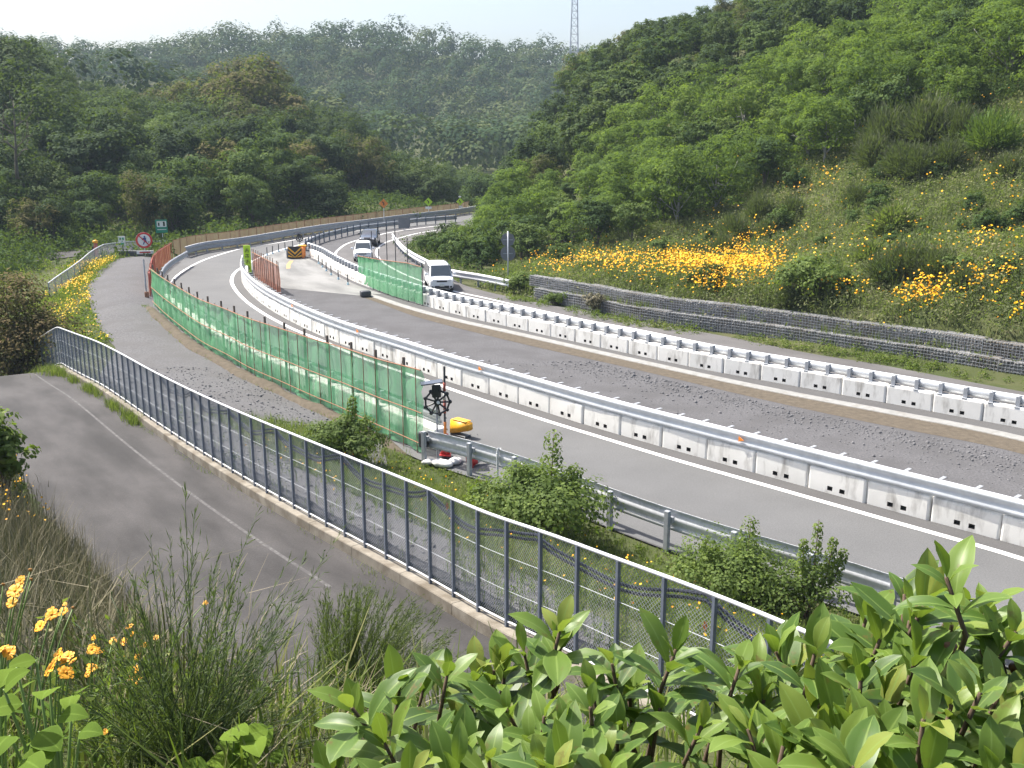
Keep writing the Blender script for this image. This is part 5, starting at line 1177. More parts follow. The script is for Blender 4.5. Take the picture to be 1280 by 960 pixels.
def clumps(cl, XY, rad, hgt, per, size, rg, tint, aspect=.5, upright=.6, flat_=.0):
    """leafy mounds: rad, hgt, tint per mound"""
    Z = ht(XY[:, 0], XY[:, 1]); n = len(XY); R3 = np.repeat(rad, per); H3 = np.repeat(hgt, per); N = n*per
    v = sph(N, rg, .3); v[:, 2] = np.abs(v[:, 2]); q = rg.uniform(.55, 1.08, N)
    C = np.c_[np.repeat(XY[:, 0], per)+v[:, 0]*R3*q, np.repeat(XY[:, 1], per)+v[:, 1]*R3*q, np.repeat(Z, per)+v[:, 2]*H3*q+.02]
    Nn = v*np.array([1, 1, .35])+np.c_[np.zeros(N), np.zeros(N), np.full(N, .25)]
    V, F = cards(C, Nn, size*rg.uniform(.6, 1.4, N), aspect, rg, upright); cl.add(V, F, np.repeat(np.clip(np.repeat(tint, per)+rg.normal(0, .14, N), 0, 1), 4))
def pnoise(X, Y, s, seed):
    a = np.random.default_rng(seed).uniform(0, 6.28, 8); f = 1/s
    return (np.sin(X*f*1.1+a[0]+1.3*np.sin(Y*f*.7+a[1]))+np.sin(Y*f*1.3+a[2]+1.1*np.sin(X*f*.9+a[3]))+.6*np.sin((X+Y)*f*2.1+a[4])+.5*np.sin((X-Y)*f*2.7+a[5]))/3.1
# --- herbs of the flowering hillside
rg = np.random.default_rng(77)
hz = [(-1.5, 68), (10, 52), (20, 41), (40, 24), (75, 62), (100, 110), (60, 130), (20, 110), (3, 90), (-2, 78)]
def hill_points(n, seed):
    r2 = np.random.default_rng(seed); P = np.array(hz); q = np.c_[r2.uniform(-4, 75, n*4), r2.uniform(28, 118, n*4)]; q = q[inside(q[:, 0], q[:, 1], hz)]
    d, sg = seg_dist(q[:, 0], q[:, 1], gab_line); q = q[(sg < 0) & (d > .12)]; D = np.hypot(*q.T); q = q[r2.random(len(q)) < np.clip((58/D[:])**1.5, .1, 1)]
    px, py = proj(np.c_[q, ht(q[:, 0], q[:, 1])]); ok = (px > 560) & (px < 1345) & (py > -20); return q[ok], px[ok], py[ok]
Q, px, py = hill_points(15000, 1); tz = tree_zone(px, py+14)
cl = Cloud(); q = Q[~tz]; nz = pnoise(q[:, 0], q[:, 1], 2.6, 4); tn = np.clip(.52+.28*nz+rg.normal(0, .10, len(q)), 0, 1)
clumps(cl, q, rg.uniform(.35, 1.0, len(q)), np.clip(.68+.5*pnoise(q[:, 0], q[:, 1], 1.7, 9)+rg.normal(0, .2, len(q)), .25, 1.8), 34, .17, rg, tn, .40, .55)
P2, _, _ = hill_points(5200, 2); pz = ht(P2[:, 0], P2[:, 1]); b = np.repeat(np.c_[P2, pz], 9, 0); b[:, :2] += rg.normal(0, .28, (len(b), 2)); V, F, T = blades(b, rg.uniform(.4, 1.15, len(b)), rg.uniform(.012, .035, len(b)), rg, .5, np.repeat(np.clip(.5+.3*pnoise(P2[:, 0], P2[:, 1], 2.2, 6), 0, 1), 9)+rg.normal(0, .12, len(b))); cl.add(V, F, T)
tag(cl.obj('grass', 'f_herb'), 'tall weeds and grass covering the flowering hillside', kind='stuff')
cl = Cloud(); q = Q[tz]; clumps(cl, q, rg.uniform(.6, 1.4, len(q)), rg.uniform(.4, 1.4, len(q)), 40, .24, rg, rg.uniform(.0, .6, len(q)), .5, .6)
e = np.c_[rg.uniform(-58, -43.5, 260), rg.uniform(80, 99, 260)]; clumps(cl, e, rg.uniform(.7, 1.6, len(e)), rg.uniform(1.0, 2.8, len(e)), 44, .30, rg, rg.uniform(.0, .4, len(e)), .55, .6)
# under the far wood's edge and the hill foot
e = np.vstack([offset(far_net, -2.2-k*2.0)[::4] for k in range(9)]); e = np.vstack([e, e+.9]); e = e[:, :2]+rg.normal(0, .9, (len(e), 2)); clumps(cl, e, rg.uniform(.8, 1.9, len(e)), rg.uniform(.6, 2.0, len(e)), 44, .32, rg, rg.uniform(.0, .55, len(e)), .55, .6)
e = np.c_[rg.uniform(-75, -34, 420), rg.uniform(90, 112, 420)]; e = e[inside(e[:, 0], e[:, 1], woodL)]; clumps(cl, e, rg.uniform(.9, 2.0, len(e)), rg.uniform(.8, 2.8, len(e)), 44, .36, rg, rg.uniform(.0, .8, len(e)), .55, .6)
e = np.vstack([offset(vr, -1.0-k*.9)[::3] for k in range(4)])[:, :2]; e = e+rg.normal(0, .4, (len(e), 2)); clumps(cl, e, rg.uniform(.5, 1.0, len(e)), rg.uniform(.4, 1.2, len(e)), 40, .2, rg, rg.uniform(.2, 1, len(e)), .5, .6)
tag(cl.obj('undergrowth', 'f_mid'), 'leafy undergrowth filling the floor of the woods', kind='stuff')
# --- weeds at the foot of the cage wall, on the verge, along kerbs
cl = Cloud()
L0 = offset(gab_line, 1.35); s = rg.uniform(0, arclen(L0)[-1], 900); s = s[(pnoise(s, s*0, 2.2, 3)+rg.normal(0, .3, len(s))) > -.35]
e = np.array([along(L0, v)[0] for v in s])+rg.normal(0, .38, (len(s), 2)); clumps(cl, e, rg.uniform(.15, .45, len(e)), rg.uniform(.12, .6, len(e)), 26, .13, rg, np.clip(.45+.4*pnoise(e[:, 0], e[:, 1], 2.0, 8), 0, 1), .35, .6)
L0 = offset(gab_line, .05); s = rg.uniform(0, arclen(L0)[-1], 420); s = s[(pnoise(s, s*0, 2.6, 5)+rg.normal(0, .3, len(s))) > .05]; e = np.array([along(L0, v)[0] for v in s])+rg.normal(0, .12, (len(s), 2)); b = np.repeat(np.c_[e, np.full(len(e), .78)], 7, 0); b[:, :2] += rg.normal(0, .12, (len(b), 2)); V, F, T = blades(b, rg.uniform(.15, .5, len(b)), rg.uniform(.012, .03, len(b)), rg, .8, .6+rg.normal(0, .2, len(b))); cl.add(V, F, T)
# verge between the netting's end, the guard rail and the fence
vp = np.vstack([fence_line[fence_line[:, 1] < 33][:, :2][::6], rail_line[::-1][::4]])
q = np.c_[rg.uniform(-13, 11, 60000), rg.uniform(9, 34, 60000)]
dR_, sR = seg_dist(q[:, 0], q[:, 1], rail_line); dF, sF = seg_dist(q[:, 0], q[:, 1], fence_line)
ok = (sR > 0) & (sF < 0) & (dR_ > .05) & (dF > .2); q = q[ok]; dR_ = dR_[ok]; dF = dF[ok]
pxv, pyv = proj(np.c_[q, ht(q[:, 0], q[:, 1])])
nz = pnoise(q[:, 0], q[:, 1], 1.3, 12); inpath = (dF < 1.9)
ok = np.where(inpath, (rg.random(len(q)) < .05+.35*(pxv > 560)) , (nz+rg.normal(0, .35, len(q)) > -.75)); q = q[ok]; dR_ = dR_[ok]; nz = nz[ok]
Hh = np.clip(.13+.30*np.clip(nz, 0, 1)+.26*sstep((dR_-1.0)/2.2), .06, .75)*rg.uniform(.5, 1.2, len(q))
b = np.repeat(np.c_[q, ht(q[:, 0], q[:, 1])], 2, 0); b[:, :2] += rg.normal(0, .05, (len(b), 2)); V, F, T = blades(b, np.repeat(Hh, 2), rg.uniform(.008, .022, len(b)), rg, .6, np.repeat(np.clip(.55+.3*nz, 0, 1), 2)+rg.normal(0, .16, len(b))); cl.add(V, F, T)
k = rg.random(len(q)) < .10; clumps(cl, q[k], rg.uniform(.08, .26, k.sum()), Hh[k]*.85, 16, .075, rg, rg.uniform(.2, .9, k.sum()), .5, .6)
def dress(L, s0, s1, n, off, sd, h0, h1_, tb=.5, wd=.014, side=None):
    s = rg.uniform(s0, s1, n); s = s[(pnoise(s, s*0, 1.1, int(n)) + rg.normal(0, .25, n)) > side] if side is not None else s
    p = np.array([along(L, v)[0][:2] for v in s]); aa = np.array([along(L, v)[1] for v in s]); o = off+rg.normal(0, sd, len(s)); p[:, 0] += np.sin(aa)*o; p[:, 1] -= np.cos(aa)*o
    z = ht(p[:, 0], p[:, 1]); V, F, T = blades(np.c_[p, z], rg.uniform(h0, h1_, len(p)), rg.uniform(.6, 1.5, len(p))*wd, rg, .7, tb+rg.normal(0, .2, len(p))); cl.add(V, F, T)
SF_ = arclen(fence_line)[-1]; i0 = arclen(fence_line)[np.argmin(np.abs(fence_line[:, 1]-47))]
dress(fence_line, i0, i0+17, 5200, .34, .11, .18, .55, .55, .02, -.1); dress(fence_line, i0+14, SF_-4, 2600, .30, .07, .06, .26, .5, .012, .25); dress(fence_line, i0-6, i0+3, 1600, .5, .3, .2, .6, .6, .02)
dress(net_line, 0, arclen(net_line)[-1], 2600, .55, .15, .05, .22, .6, .02, .1)
tag(cl.obj('grass', 'f_grass'), 'grass and weeds of the verge, the kerb line and the wall foot', kind='stuff')
# --- bank of yellow flowers between the gravel path and the lower land
cl = Cloud(); lb = [(-34.3, 88.5), (-31.2, 74), (-27.4, 64.5), (-24, 57), (-21, 51.2), (-23.5, 51), (-27.5, 57), (-31, 64.5), (-35, 74), (-38.5, 88)]
q = np.c_[rg.uniform(-40, -19, 3600), rg.uniform(48, 90, 3600)]; q = q[inside(q[:, 0], q[:, 1], lb)]
clumps(cl, q, rg.uniform(.25, .6, len(q)), rg.uniform(.25, .7, len(q)), 26, .15, rg, np.clip(.5+.3*pnoise(q[:, 0], q[:, 1], 2, 5), 0, 1), .4, .6)
e = np.c_[rg.uniform(-62, -26, 900), rg.uniform(46, 92, 900)]; e = e[(ht(e[:, 0], e[:, 1]) < -.25)]; clumps(cl, e, rg.uniform(.5, 1.2, len(e)), rg.uniform(.3, 1.0, len(e)), 26, .22, rg, rg.uniform(.2, .8, len(e)), .45, .6)
tag(cl.obj('undergrowth', 'f_bank'), 'herbs of the flowering bank beside the gravel path', kind='stuff')
# --- flowers: countless little orange heads
C = []; S_ = []
def bloom(q, z0, z1, size): C.append(np.c_[q, ht(q[:, 0], q[:, 1])+rg.uniform(z0, z1, len(q))]); S_.append(size*rg.uniform(.7, 1.3, len(q)))
Qf, px, py = hill_points(130000, 3)
def patch(cx_, cy_, rx, ry, amp=1.0): return amp*np.exp(-(((px-cx_)/rx)**2+((py-cy_)/ry)**2)*1.2)
dens = .012+patch(900, 335, 180, 34, .10)+patch(1200, 360, 110, 38, .12)+patch(740, 344, 44, 8, 1.0)+patch(795, 352, 26, 9, .8)+patch(852, 356, 36, 18, 1.5)+patch(915, 348, 45, 24, 1.4)+patch(950, 318, 30, 18, .6)+patch(880, 368, 70, 8, 1.1)+patch(1165, 392, 50, 16, 1.4)+patch(1225, 388, 50, 22, 1.3)+patch(1275, 398, 40, 24, 1.3)+patch(1230, 330, 14, 16, .5)+patch(1060, 383, 25, 6, .45)+patch(1030, 235, 22, 10, .4)+patch(1050, 270, 20, 7, .25)+patch(1265, 245, 25, 12, .3)+patch(1000, 245, 20, 10, .3)+patch(1190, 280, 30, 8, .15)+.006
k = rg.random(len(Qf)) < dens*np.clip(.45+1.0*pnoise(Qf[:, 0], Qf[:, 1], .8, 21), .03, 1.3)*1.05; bloom(Qf[k], .6, 1.5, .122)
q = np.c_[rg.uniform(-40, -19, 26000), rg.uniform(48, 90, 26000)]; q = q[inside(q[:, 0], q[:, 1], lb)]; nz = pnoise(q[:, 0], q[:, 1], 2.4, 33); qy = q[nz+rg.normal(0, .25, len(q)) > .05][:6000]
q = np.c_[rg.uniform(-8, 6, 9000), rg.uniform(13, 31, 9000)]; dR_, sR = seg_dist(q[:, 0], q[:, 1], rail_line); dF, sF = seg_dist(q[:, 0], q[:, 1], fence_line); q = q[(sR > 0) & (sF < 0) & (dF > 1.0) & (dR_ > 1.2)]; q = q[:170]; bloom(q, .25, .55, .055)
C = np.concatenate(C); V, F = cards(C, np.tile(np.array([-.25, -.3, .8]), (len(C), 1)), np.concatenate(S_), 1.0, rg, .5)
tag(link('wildflowers', pmesh('wildflowers', V, F, attrs={'tint': np.repeat(rg.uniform(0, 1, len(C)), 4)}), M['f_flower']), 'orange blossoms massed on the slopes', kind='stuff')
C = []; S_ = []; bloom(qy, .3, .8, .10); C = np.concatenate(C); V, F = cards(C, np.tile(np.array([-.25, -.3, .8]), (len(C), 1)), np.concatenate(S_), 1.0, rg, .5)
tag(link('wildflowers', pmesh('wildflowers', V, F, attrs={'tint': np.repeat(rg.uniform(0, 1, len(C)), 4)}), M['f_yellow']), 'yellow blossoms of the bank beside the gravel path', kind='stuff')
# --- loose stones
bm = bmesh.new(); bmesh.ops.create_icosphere(bm, subdivisions=1, radius=1); sb = np.array([tuple(v.co) for v in bm.verts]); sf = np.array([[v.index for v in f.verts] for f in bm.faces]); bm.free()
P = []
L1 = offset(earth_low, .3); s = rg.uniform(0, arclen(L1)[-1], 5200); aa = [along(L1, v) for v in s]; o = np.abs(rg.normal(0, 1.1, len(s)))+.1; P.append(np.c_[[p[0]+math.sin(a)*k for (p, a), k in zip(aa, o)], [p[1]-math.cos(a)*k for (p, a), k in zip(aa, o)], np.zeros(len(s))])
q = np.c_[rg.uniform(-30, 24, 9000), rg.uniform(24, 80, 9000)]; dn, sn = seg_dist(q[:, 0], q[:, 1], near_base); dk, sk = seg_dist(q[:, 0], q[:, 1], earth_low); ok = (sn < 0) & (dn > .8) & (sk > 0) & (dk > .1) & (rg.random(len(q)) < .8); q = q[ok][:1700]; P.append(np.c_[q, np.zeros(len(q))])
L1 = offset(net_line, -1.0); s = rg.uniform(0, arclen(L1)[-1], 2400); aa = [along(L1, v) for v in s]; o = -np.abs(rg.normal(0, .7, len(s))); P.append(np.c_[[p[0]+math.sin(a)*k for (p, a), k in zip(aa, o)], [p[1]-math.cos(a)*k for (p, a), k in zip(aa, o)], np.full(len(s), .03)])
q = np.c_[rg.uniform(-34, 0, 40000), rg.uniform(18, 88, 40000)]; q = q[inside(q[:, 0], q[:, 1], PATH_POLY)][:5200]; P.append(np.c_[q, ht(q[:, 0], q[:, 1])+.04])
P = np.concatenate(P); P = P[np.hypot(P[:, 0], P[:, 1]) < 47]; n = len(P); sz = rg.gamma(2.0, .010, n)+.010; V = (sb[None]*(sz[:, None, None]*rg.uniform(.6, 1.2, (n, 1, 3)))*rg.uniform(.8, 1.2, (n, len(sb), 1))+P[:, None]).reshape(-1, 3); F = (np.arange(n)[:, None, None]*len(sb)+sf[None]).reshape(-1, 3)
tag(link('gravel', pmesh('gravel', V, F), M['chip']), 'loose crushed stones along the roadbed', kind='stuff')
# ------------------------------------------------------------------ shrubs standing alone
def bush(name, label, px_, py_, R_, H_, seed, mat, leaf, lobes=8, cl_=14, per=40, loc=None, cat='shrub', bark='stem_brown', shoots=(), zb=.15, **kw):
    p = gt(px_, py_, 5) if loc is None else loc; t = thing(name, label, cat, p)
    cm, Lc = crown_mesh('foliage', seed, R_, H_, zb, lobes, cl_, per, leaf, **kw); mb = MB(); r3 = np.random.default_rng(seed)
    for c in Lc: mb.tube([(r3.normal(0, .08), r3.normal(0, .08), -.15), tuple(np.array(c)*.5+np.array([r3.normal(0, .1), 0, -.1])), tuple(c)], [.035*R_+.012, .02*R_+.008, .008], 5)
    extra = []
    for (dx, dy, top) in shoots:
        mb.tube([(dx*.4, dy*.4, H_*.3), (dx*.8, dy*.8, H_*.75), (dx, dy, top)], [.03, .02, .006], 5); extra.append((dx, dy, top))
    o = link('foliage', cm, M[mat], t); wb = mb.obj('branches', M[bark], t, True)
    if extra:
        C = []; Nn = []
        for dx, dy, top in extra:
            for k in range(9):
                f = k/9; c = np.array([dx*(.7+.3*f), dy*(.7+.3*f), H_*.62+(top-H_*.62)*f]); v = sph(46, r3, .2); C.append(c+v*R_*.16*(1.15-f*.5)); Nn.append(v+np.array([0, 0, .3]))
        V, F = cards(np.concatenate(C), np.concatenate(Nn), leaf*r3.uniform(.7, 1.3, len(C)*46), .55, r3, .4); link('shoots', pmesh('shoots', V, F, attrs={'tint': np.repeat(r3.uniform(.3, 1, len(V)//4), 4)}), M[mat], t)
    return t
bush('shrub', 'small rounded green shrub between the chain-link fence and the netting\'s foot', 434, 578, 1.35, 1.6, 301, 'f_bush', .10, 9, 13, 52, shoots=((.25, 0, 2.15),))
bush('shrub', 'broad green shrub with one tall shoot standing over the guard rail', 672, 668, 2.0, 1.75, 303, 'f_bush', .11, 12, 16, 58, shoots=((.42, .1, 2.85), (-.5, 0, 1.9), (1.0, 0, 1.85)))
bush('shrub', 'wide spreading shrub with yellowish green leaves right behind the fence', 922, 754, 1.8, 1.45, 305, 'f_bush', .08, 12, 15, 54, shoots=((.25, .2, 2.0), (-.8, .1, 1.5)))
bush('shrub', 'upright open shrub with thin leafy shoots beyond the fence\'s near end', 1008, 778, .95, 1.5, 307, 'f_bush', .08, 7, 9, 30, shoots=((.1, 0, 2.45), (.5, .1, 2.0), (-.2, 0, 2.0), (.75, .1, 1.7)))
p = at(28, 441, 57); p[2] = h1(p[0], p[1])
hz_ = at(28, 335, 57)[2]-p[2]
bush('shrub', 'large bronze-leaved shrub beyond the crest of the side road', 0, 0, 3.3, hz_+.35, 311, 'f_photinia', .17, 16, 18, 52, loc=p, zb=-1.0)
p = at(0, 560, 23); p[2] = h1(p[0], p[1])
bush('shrub', 'light green leafy shrub at the grassy edge of the side road', 0, 0, .88, max(.9, at(2, 496, 23)[2]-p[2]), 313, 'f_bush', .13, 7, 12, 34, loc=p, aspect=.7)
bush('shrub', 'dark leafy bush among the orange flowers of the hillside', 1012, 373, 1.9, 2.5, 315, 'f_bush', .17, 9, 13, 40)
bush('shrub', 'low dark bush on the hillside beside the grey-green brooms', 1200, 345, 1.2, 1.0, 317, 'f_bush', .15, 7, 10, 36)
bush('shrub', 'rounded leafy shrub hiding the stone wall\'s beginning beside the guard rail\'s tip', 652, 366, 1.3, 1.5, 321, 'f_bush', .14, 8, 12, 38)
bush('shrub', 'brownish weedy bush growing against the lower stone cages', 745, 392, .8, 1.3, 323, 'f_dry', .10, 6, 10, 40)
bush('shrub', 'low green bush at the foot of the stone wall next to the brownish bush', 695, 381, .9, .8, 325, 'f_bush', .11, 6, 10, 36)
r8 = np.random.default_rng(88); sp_ = 0
for x_, y_ in zip(r8.uniform(700, 1300, 400), r8.uniform(215, 385, 400)):
    if tree_zone(x_, y_-4) or y_ > np.interp(x_, (660, 810, 920, 1090, 1280), (340, 362, 372, 388, 410)) or sp_ >= 34: continue
    p = gt(x_, y_, 30); plant('scrub', p[0], p[1], p[2]-.1, r8.uniform(.28, .62), 'small leafy shrub scattered among the weeds of the flowering slope', 'small shrubs among the hillside weeds'); sp_ += 1
# brooms and tufts on the hillside
def broom_mesh(seed, R_, H_, n, wd):
    r3 = np.random.default_rng(seed); v = sph(n, r3, .9); v[:, 2] = np.abs(v[:, 2])+.15; b = v*np.array([R_*.25, R_*.25, .1]); tip = v*np.array([R_, R_, H_])*r3.uniform(.65, 1.05, (n, 1)); 
    k = 5; C = []; D_ = []
    for f in np.linspace(.35, 1, k): C.append(b+(tip-b)*f+r3.normal(0, .05, (n, 3))); D_.append(tip-b)
    C = np.concatenate(C); D_ = np.concatenate(D_); D_ /= np.linalg.norm(D_, axis=1)[:, None]; D_ += r3.normal(0, .22, D_.shape); A = np.cross(D_, r3.normal(0, 1, D_.shape)); A /= np.linalg.norm(A, axis=1)[:, None]+1e-9
    L_ = r3.uniform(.25, .5, len(C))[:, None]*H_*.5; V = np.stack([C-D_*L_*.5, C+A*wd, C+D_*L_*.5, C-A*wd], 1).reshape(-1, 3)
    return pmesh('twigs', V, np.arange(len(V)).reshape(-1, 4), attrs={'tint': np.repeat(np.clip(r3.normal(.5, .22, len(C)), 0, 1), 4)})
bp = {}
def broom(px_, py_, rp, kind, label, group):
    p = gt(px_, py_+rp*.5, 20); D = math.hypot(p[0], p[1]); R_ = rp*D/FPX
    if kind not in bp:
        mt_ = {'grey': 'f_broom', 'green': 'f_broom_green', 'pampas': 'f_herb'}[kind]
        t = thing('broom_shrub' if kind != 'pampas' else 'grass_tuft', label, 'shrub' if kind != 'pampas' else 'grass tuft', p, r_.uniform(0, 6)); link('twigs', broom_mesh(hash(kind) % 7+400 if False else {'grey': 401, 'green': 402, 'pampas': 403}[kind], 1, 1.25 if kind != 'pampas' else .9, 900, .016 if kind != 'pampas' else .028), M[mt_], t)
        mb = MB()
        for k in range(8): a = k*.785; mb.tube([(0, 0, -.2), (.35*math.cos(a), .35*math.sin(a), .4)], [.035, .012], 4)
        mb.obj('stems', M['stem_brown'], t); bp[kind] = t; o = t
    else: o = dup(bp[kind], p, r_.uniform(0, 6))
    o.scale = (R_, R_, R_*r_.uniform(.85, 1.1)); tag(o, label, None, group)
for x, y, r in ((1108, 172, 34), (1160, 160, 38), (1128, 205, 30), (1148, 210, 26), (1090, 195, 26), (1200, 165, 28), (1185, 200, 24), (1260, 210, 22)): broom(x, y, r, 'grey', 'grey-green broom shrub high on the hillside next to the bright green one', 'upper grey brooms')
for x, y, r in ((950, 262, 24), (918, 292, 26), (990, 262, 20), (1070, 248, 18), (905, 312, 22), (960, 290, 18), (870, 318, 18)): broom(x, y, r, 'grey', 'grey-green broom shrub in the weeds above the orange flower patches', 'middle grey brooms')
for x, y, r in ((1135, 328, 34), (1172, 333, 30), (1108, 340, 28), (1200, 352, 22), (985, 372, 18)): broom(x, y, r, 'grey', 'grey-green broom shrub low on the hillside just above the stone cages', 'lower grey brooms')
broom(1240, 172, 36, 'green', 'bright green broom shrub standing out high on the hillside', None)
broom(1118, 272, 36, 'pampas', 'arching pale green grass tuft in the middle of the hillside', None); broom(1088, 318, 24, 'pampas', 'smaller light green grass tuft just below the arching one', None)
bp['green']['group'] = ''
for o in bpy.data.objects:
    if o.get('group') == '': del o['group']
# ------------------------------------------------------------------ broad-leaved shrub close to the eye
def leaf_unit(rows=8, fold=.30, droop=.5, wmax=.21, kind='obovate'):
    t = np.linspace(0, 1, rows); wv = (np.sin(math.pi*t**1.15)**.8)*wmax if kind == 'obovate' else np.where(t < .3, np.sin(t/.3*math.pi/2), np.cos((t-.3)/.7*math.pi/2)**.8)*wmax
    wv[0] = .012; wv[-1] = .004; V = []; A = []
    for ti, wi in zip(t, wv):
        yc = (ti-.08*ti*ti); zc = .10*math.sin(ti*1.6)-droop*.42*ti*ti
        for a in (-1, -.5, 0, .5, 1):
            V.append((a*wi, yc, zc+abs(a)*wi*fold*(1-.35*abs(a))+.012*math.sin(ti*17+a*2)*abs(a))); A.append(abs(a))
    i = np.arange(rows-1)[:, None]*5+np.arange(4)[None]; F = np.stack([i, i+1, i+6, i+5], -1).reshape(-1, 4)
    return np.array(V), F, np.array(A)
class Leaves:
    def __init__(s): s.V = []; s.F = []; s.T = []; s.A = []; s.n = 0
    def add(s, base, d, up, ln, tint, unit):
        V0, F0, A0 = unit; d = d/np.linalg.norm(d); x = np.cross(d, up); x /= np.linalg.norm(x)+1e-9; z = np.cross(x, d)
        V = base+ln*(V0[:, :1]*x+V0[:, 1:2]*d+V0[:, 2:3]*z); s.V.append(V); s.F.append(F0+s.n); s.T.append(np.full(len(V), tint)); s.A.append(A0); s.n += len(V)
    def obj(s, name, mat, parent):
        V = np.concatenate(s.V)-np.array(parent.location)[None]
        return link(name, pmesh(name, V, np.concatenate(s.F), True, attrs={'tint': np.clip(np.concatenate(s.T), 0, 1), 'across': np.concatenate(s.A)}), M[mat], parent)
r4 = np.random.default_rng(404)
UN = [leaf_unit(8, f, d, w_) for f, d, w_ in ((.30, .35, .19), (.22, .7, .20), (.45, .2, .165), (.12, 1.0, .185), (.35, -.15, .18), (.5, .9, .17))]
OUT = ((385, 905), (405, 880), (430, 858), (480, 830), (520, 822), (560, 826), (600, 812), (645, 792), (672, 775), (700, 762), (735, 785), (775, 800), (845, 800), (905, 812), (950, 800), (985, 790), (1035, 768), (1075, 742), (1110, 722), (1150, 705), (1185, 700), (1215, 730), (1255, 745), (1300, 760))
top_of = lambda x: float(np.interp(x, [a for a, _ in OUT], [b for _, b in OUT]))
tips = [(700, 788, 1.55), (845, 812, 1.5), (1183, 722, 1.38), (1160, 748, 1.45), (1232, 762, 1.55), (1100, 800, 1.45), (560, 838, 1.55), (500, 862, 1.5), (440, 885, 1.45), (1020, 812, 1.45), (618, 838, 1.6), (765, 830, 1.5), (925, 832, 1.5), (970, 815, 1.6), (1140, 772, 1.65), (1270, 790, 1.5), (655, 815, 1.6)]
for row, (dy, D, st) in enumerate(((42, 1.62, 50), (78, 1.50, 46), (112, 1.40, 48), (146, 1.31, 50), (182, 1.23, 54), (222, 1.16, 58), (262, 1.12, 60))):
    for x in np.arange(392+(row % 2)*22, 1345, st): 
        xx = x+r4.uniform(-16, 16); yy = top_of(xx)+dy+r4.uniform(-14, 14)
        if yy < 1040 and r4.random() > (.45 if xx < 470 else .22 if xx < 1000 else .10): tips.append((xx, yy, D+r4.uniform(-.07, .07)))
sb_ = np.array([.35, 1.75, h1(.35, 1.75)]); t = thing('broad_leaved_shrub', 'glossy broad-leaved shrub with upright leaf rosettes in front of the fence', 'shrub', sb_)
lv = Leaves(); stm = MB(); fruits = []
roots = [np.array([x, y, h1(x, y)-.05]) for x, y in ((-.1, 1.75), (.2, 1.85), (.5, 1.8), (.8, 1.75), (.35, 1.6), (1.0, 1.9))]
for (x, y, D) in tips:
    tip = at(x, y, D); rt = min(roots, key=lambda q: abs(q[0]-tip[0])+r4.uniform(0, .2)); d0 = tip-rt; mid = rt+d0*.5+np.array([r4.normal(0, .04), r4.normal(0, .04), .05])
    ax = np.array([d0[0]*.35+r4.normal(0, .22), d0[1]*.35+r4.normal(0, .18), 1.0]); ax /= np.linalg.norm(ax); below = tip-ax*.10
    Q = [rt*(1-f)**2+2*mid*f*(1-f)+below*f*f for f in np.linspace(0, 1, 7)]+[tip]
    stm.tube([q-sb_ for q in Q], [.010, .009, .008, .007, .006, .0045, .004, .003], 5)
    n = int(r4.integers(7, 11)); a0 = r4.uniform(0, 6.28); u = np.cross(ax, (0, 1, 0)); u /= np.linalg.norm(u); v_ = np.cross(ax, u); age = r4.uniform(-.12, .2)
    for k in range(n):
        f = k/(n-1); a = a0+k*2.399; el = R(72)-f*R(r4.uniform(55, 85)); side = u*math.cos(a)+v_*math.sin(a); d = ax*math.sin(el)+side*math.cos(el); d = d+r4.normal(0, .2, 3); d[2] += .05
        lv.add(tip-ax*.085*f, d, ax*.8+np.array([0, 0, .5])-side*.1, (.060+.050*min(1, f*1.8))*r4.uniform(.65, 1.22), .80-.50*f+age+r4.normal(0, .13), UN[int(r4.integers(0, 6))])
    if r4.random() < .22: fruits.append(tip-ax*r4.uniform(.05, .12)+np.array([r4.normal(0, .012), -.012, 0]))
lv.obj('foliage', 'f_shrub', t); stm.obj('stems', M['stem_brown'], t, True)
fm = flat('brown_fruit', (.12, .05, .03), .5)
for q in fruits[:40]:
    bm = bmesh.new(); bmesh.ops.create_uvsphere(bm, u_segments=10, v_segments=7, radius=.0095)
    for v in bm.verts: v.co = v.co*(1+.12*math.sin(v.co.z*400))+Vector(q-sb_)
    me = bpy.data.meshes.new('fruit'); bm.to_mesh(me); bm.free(); me.polygons.foreach_set('use_smooth', np.ones(len(me.polygons), bool)); link('fruit', me, fm, t)
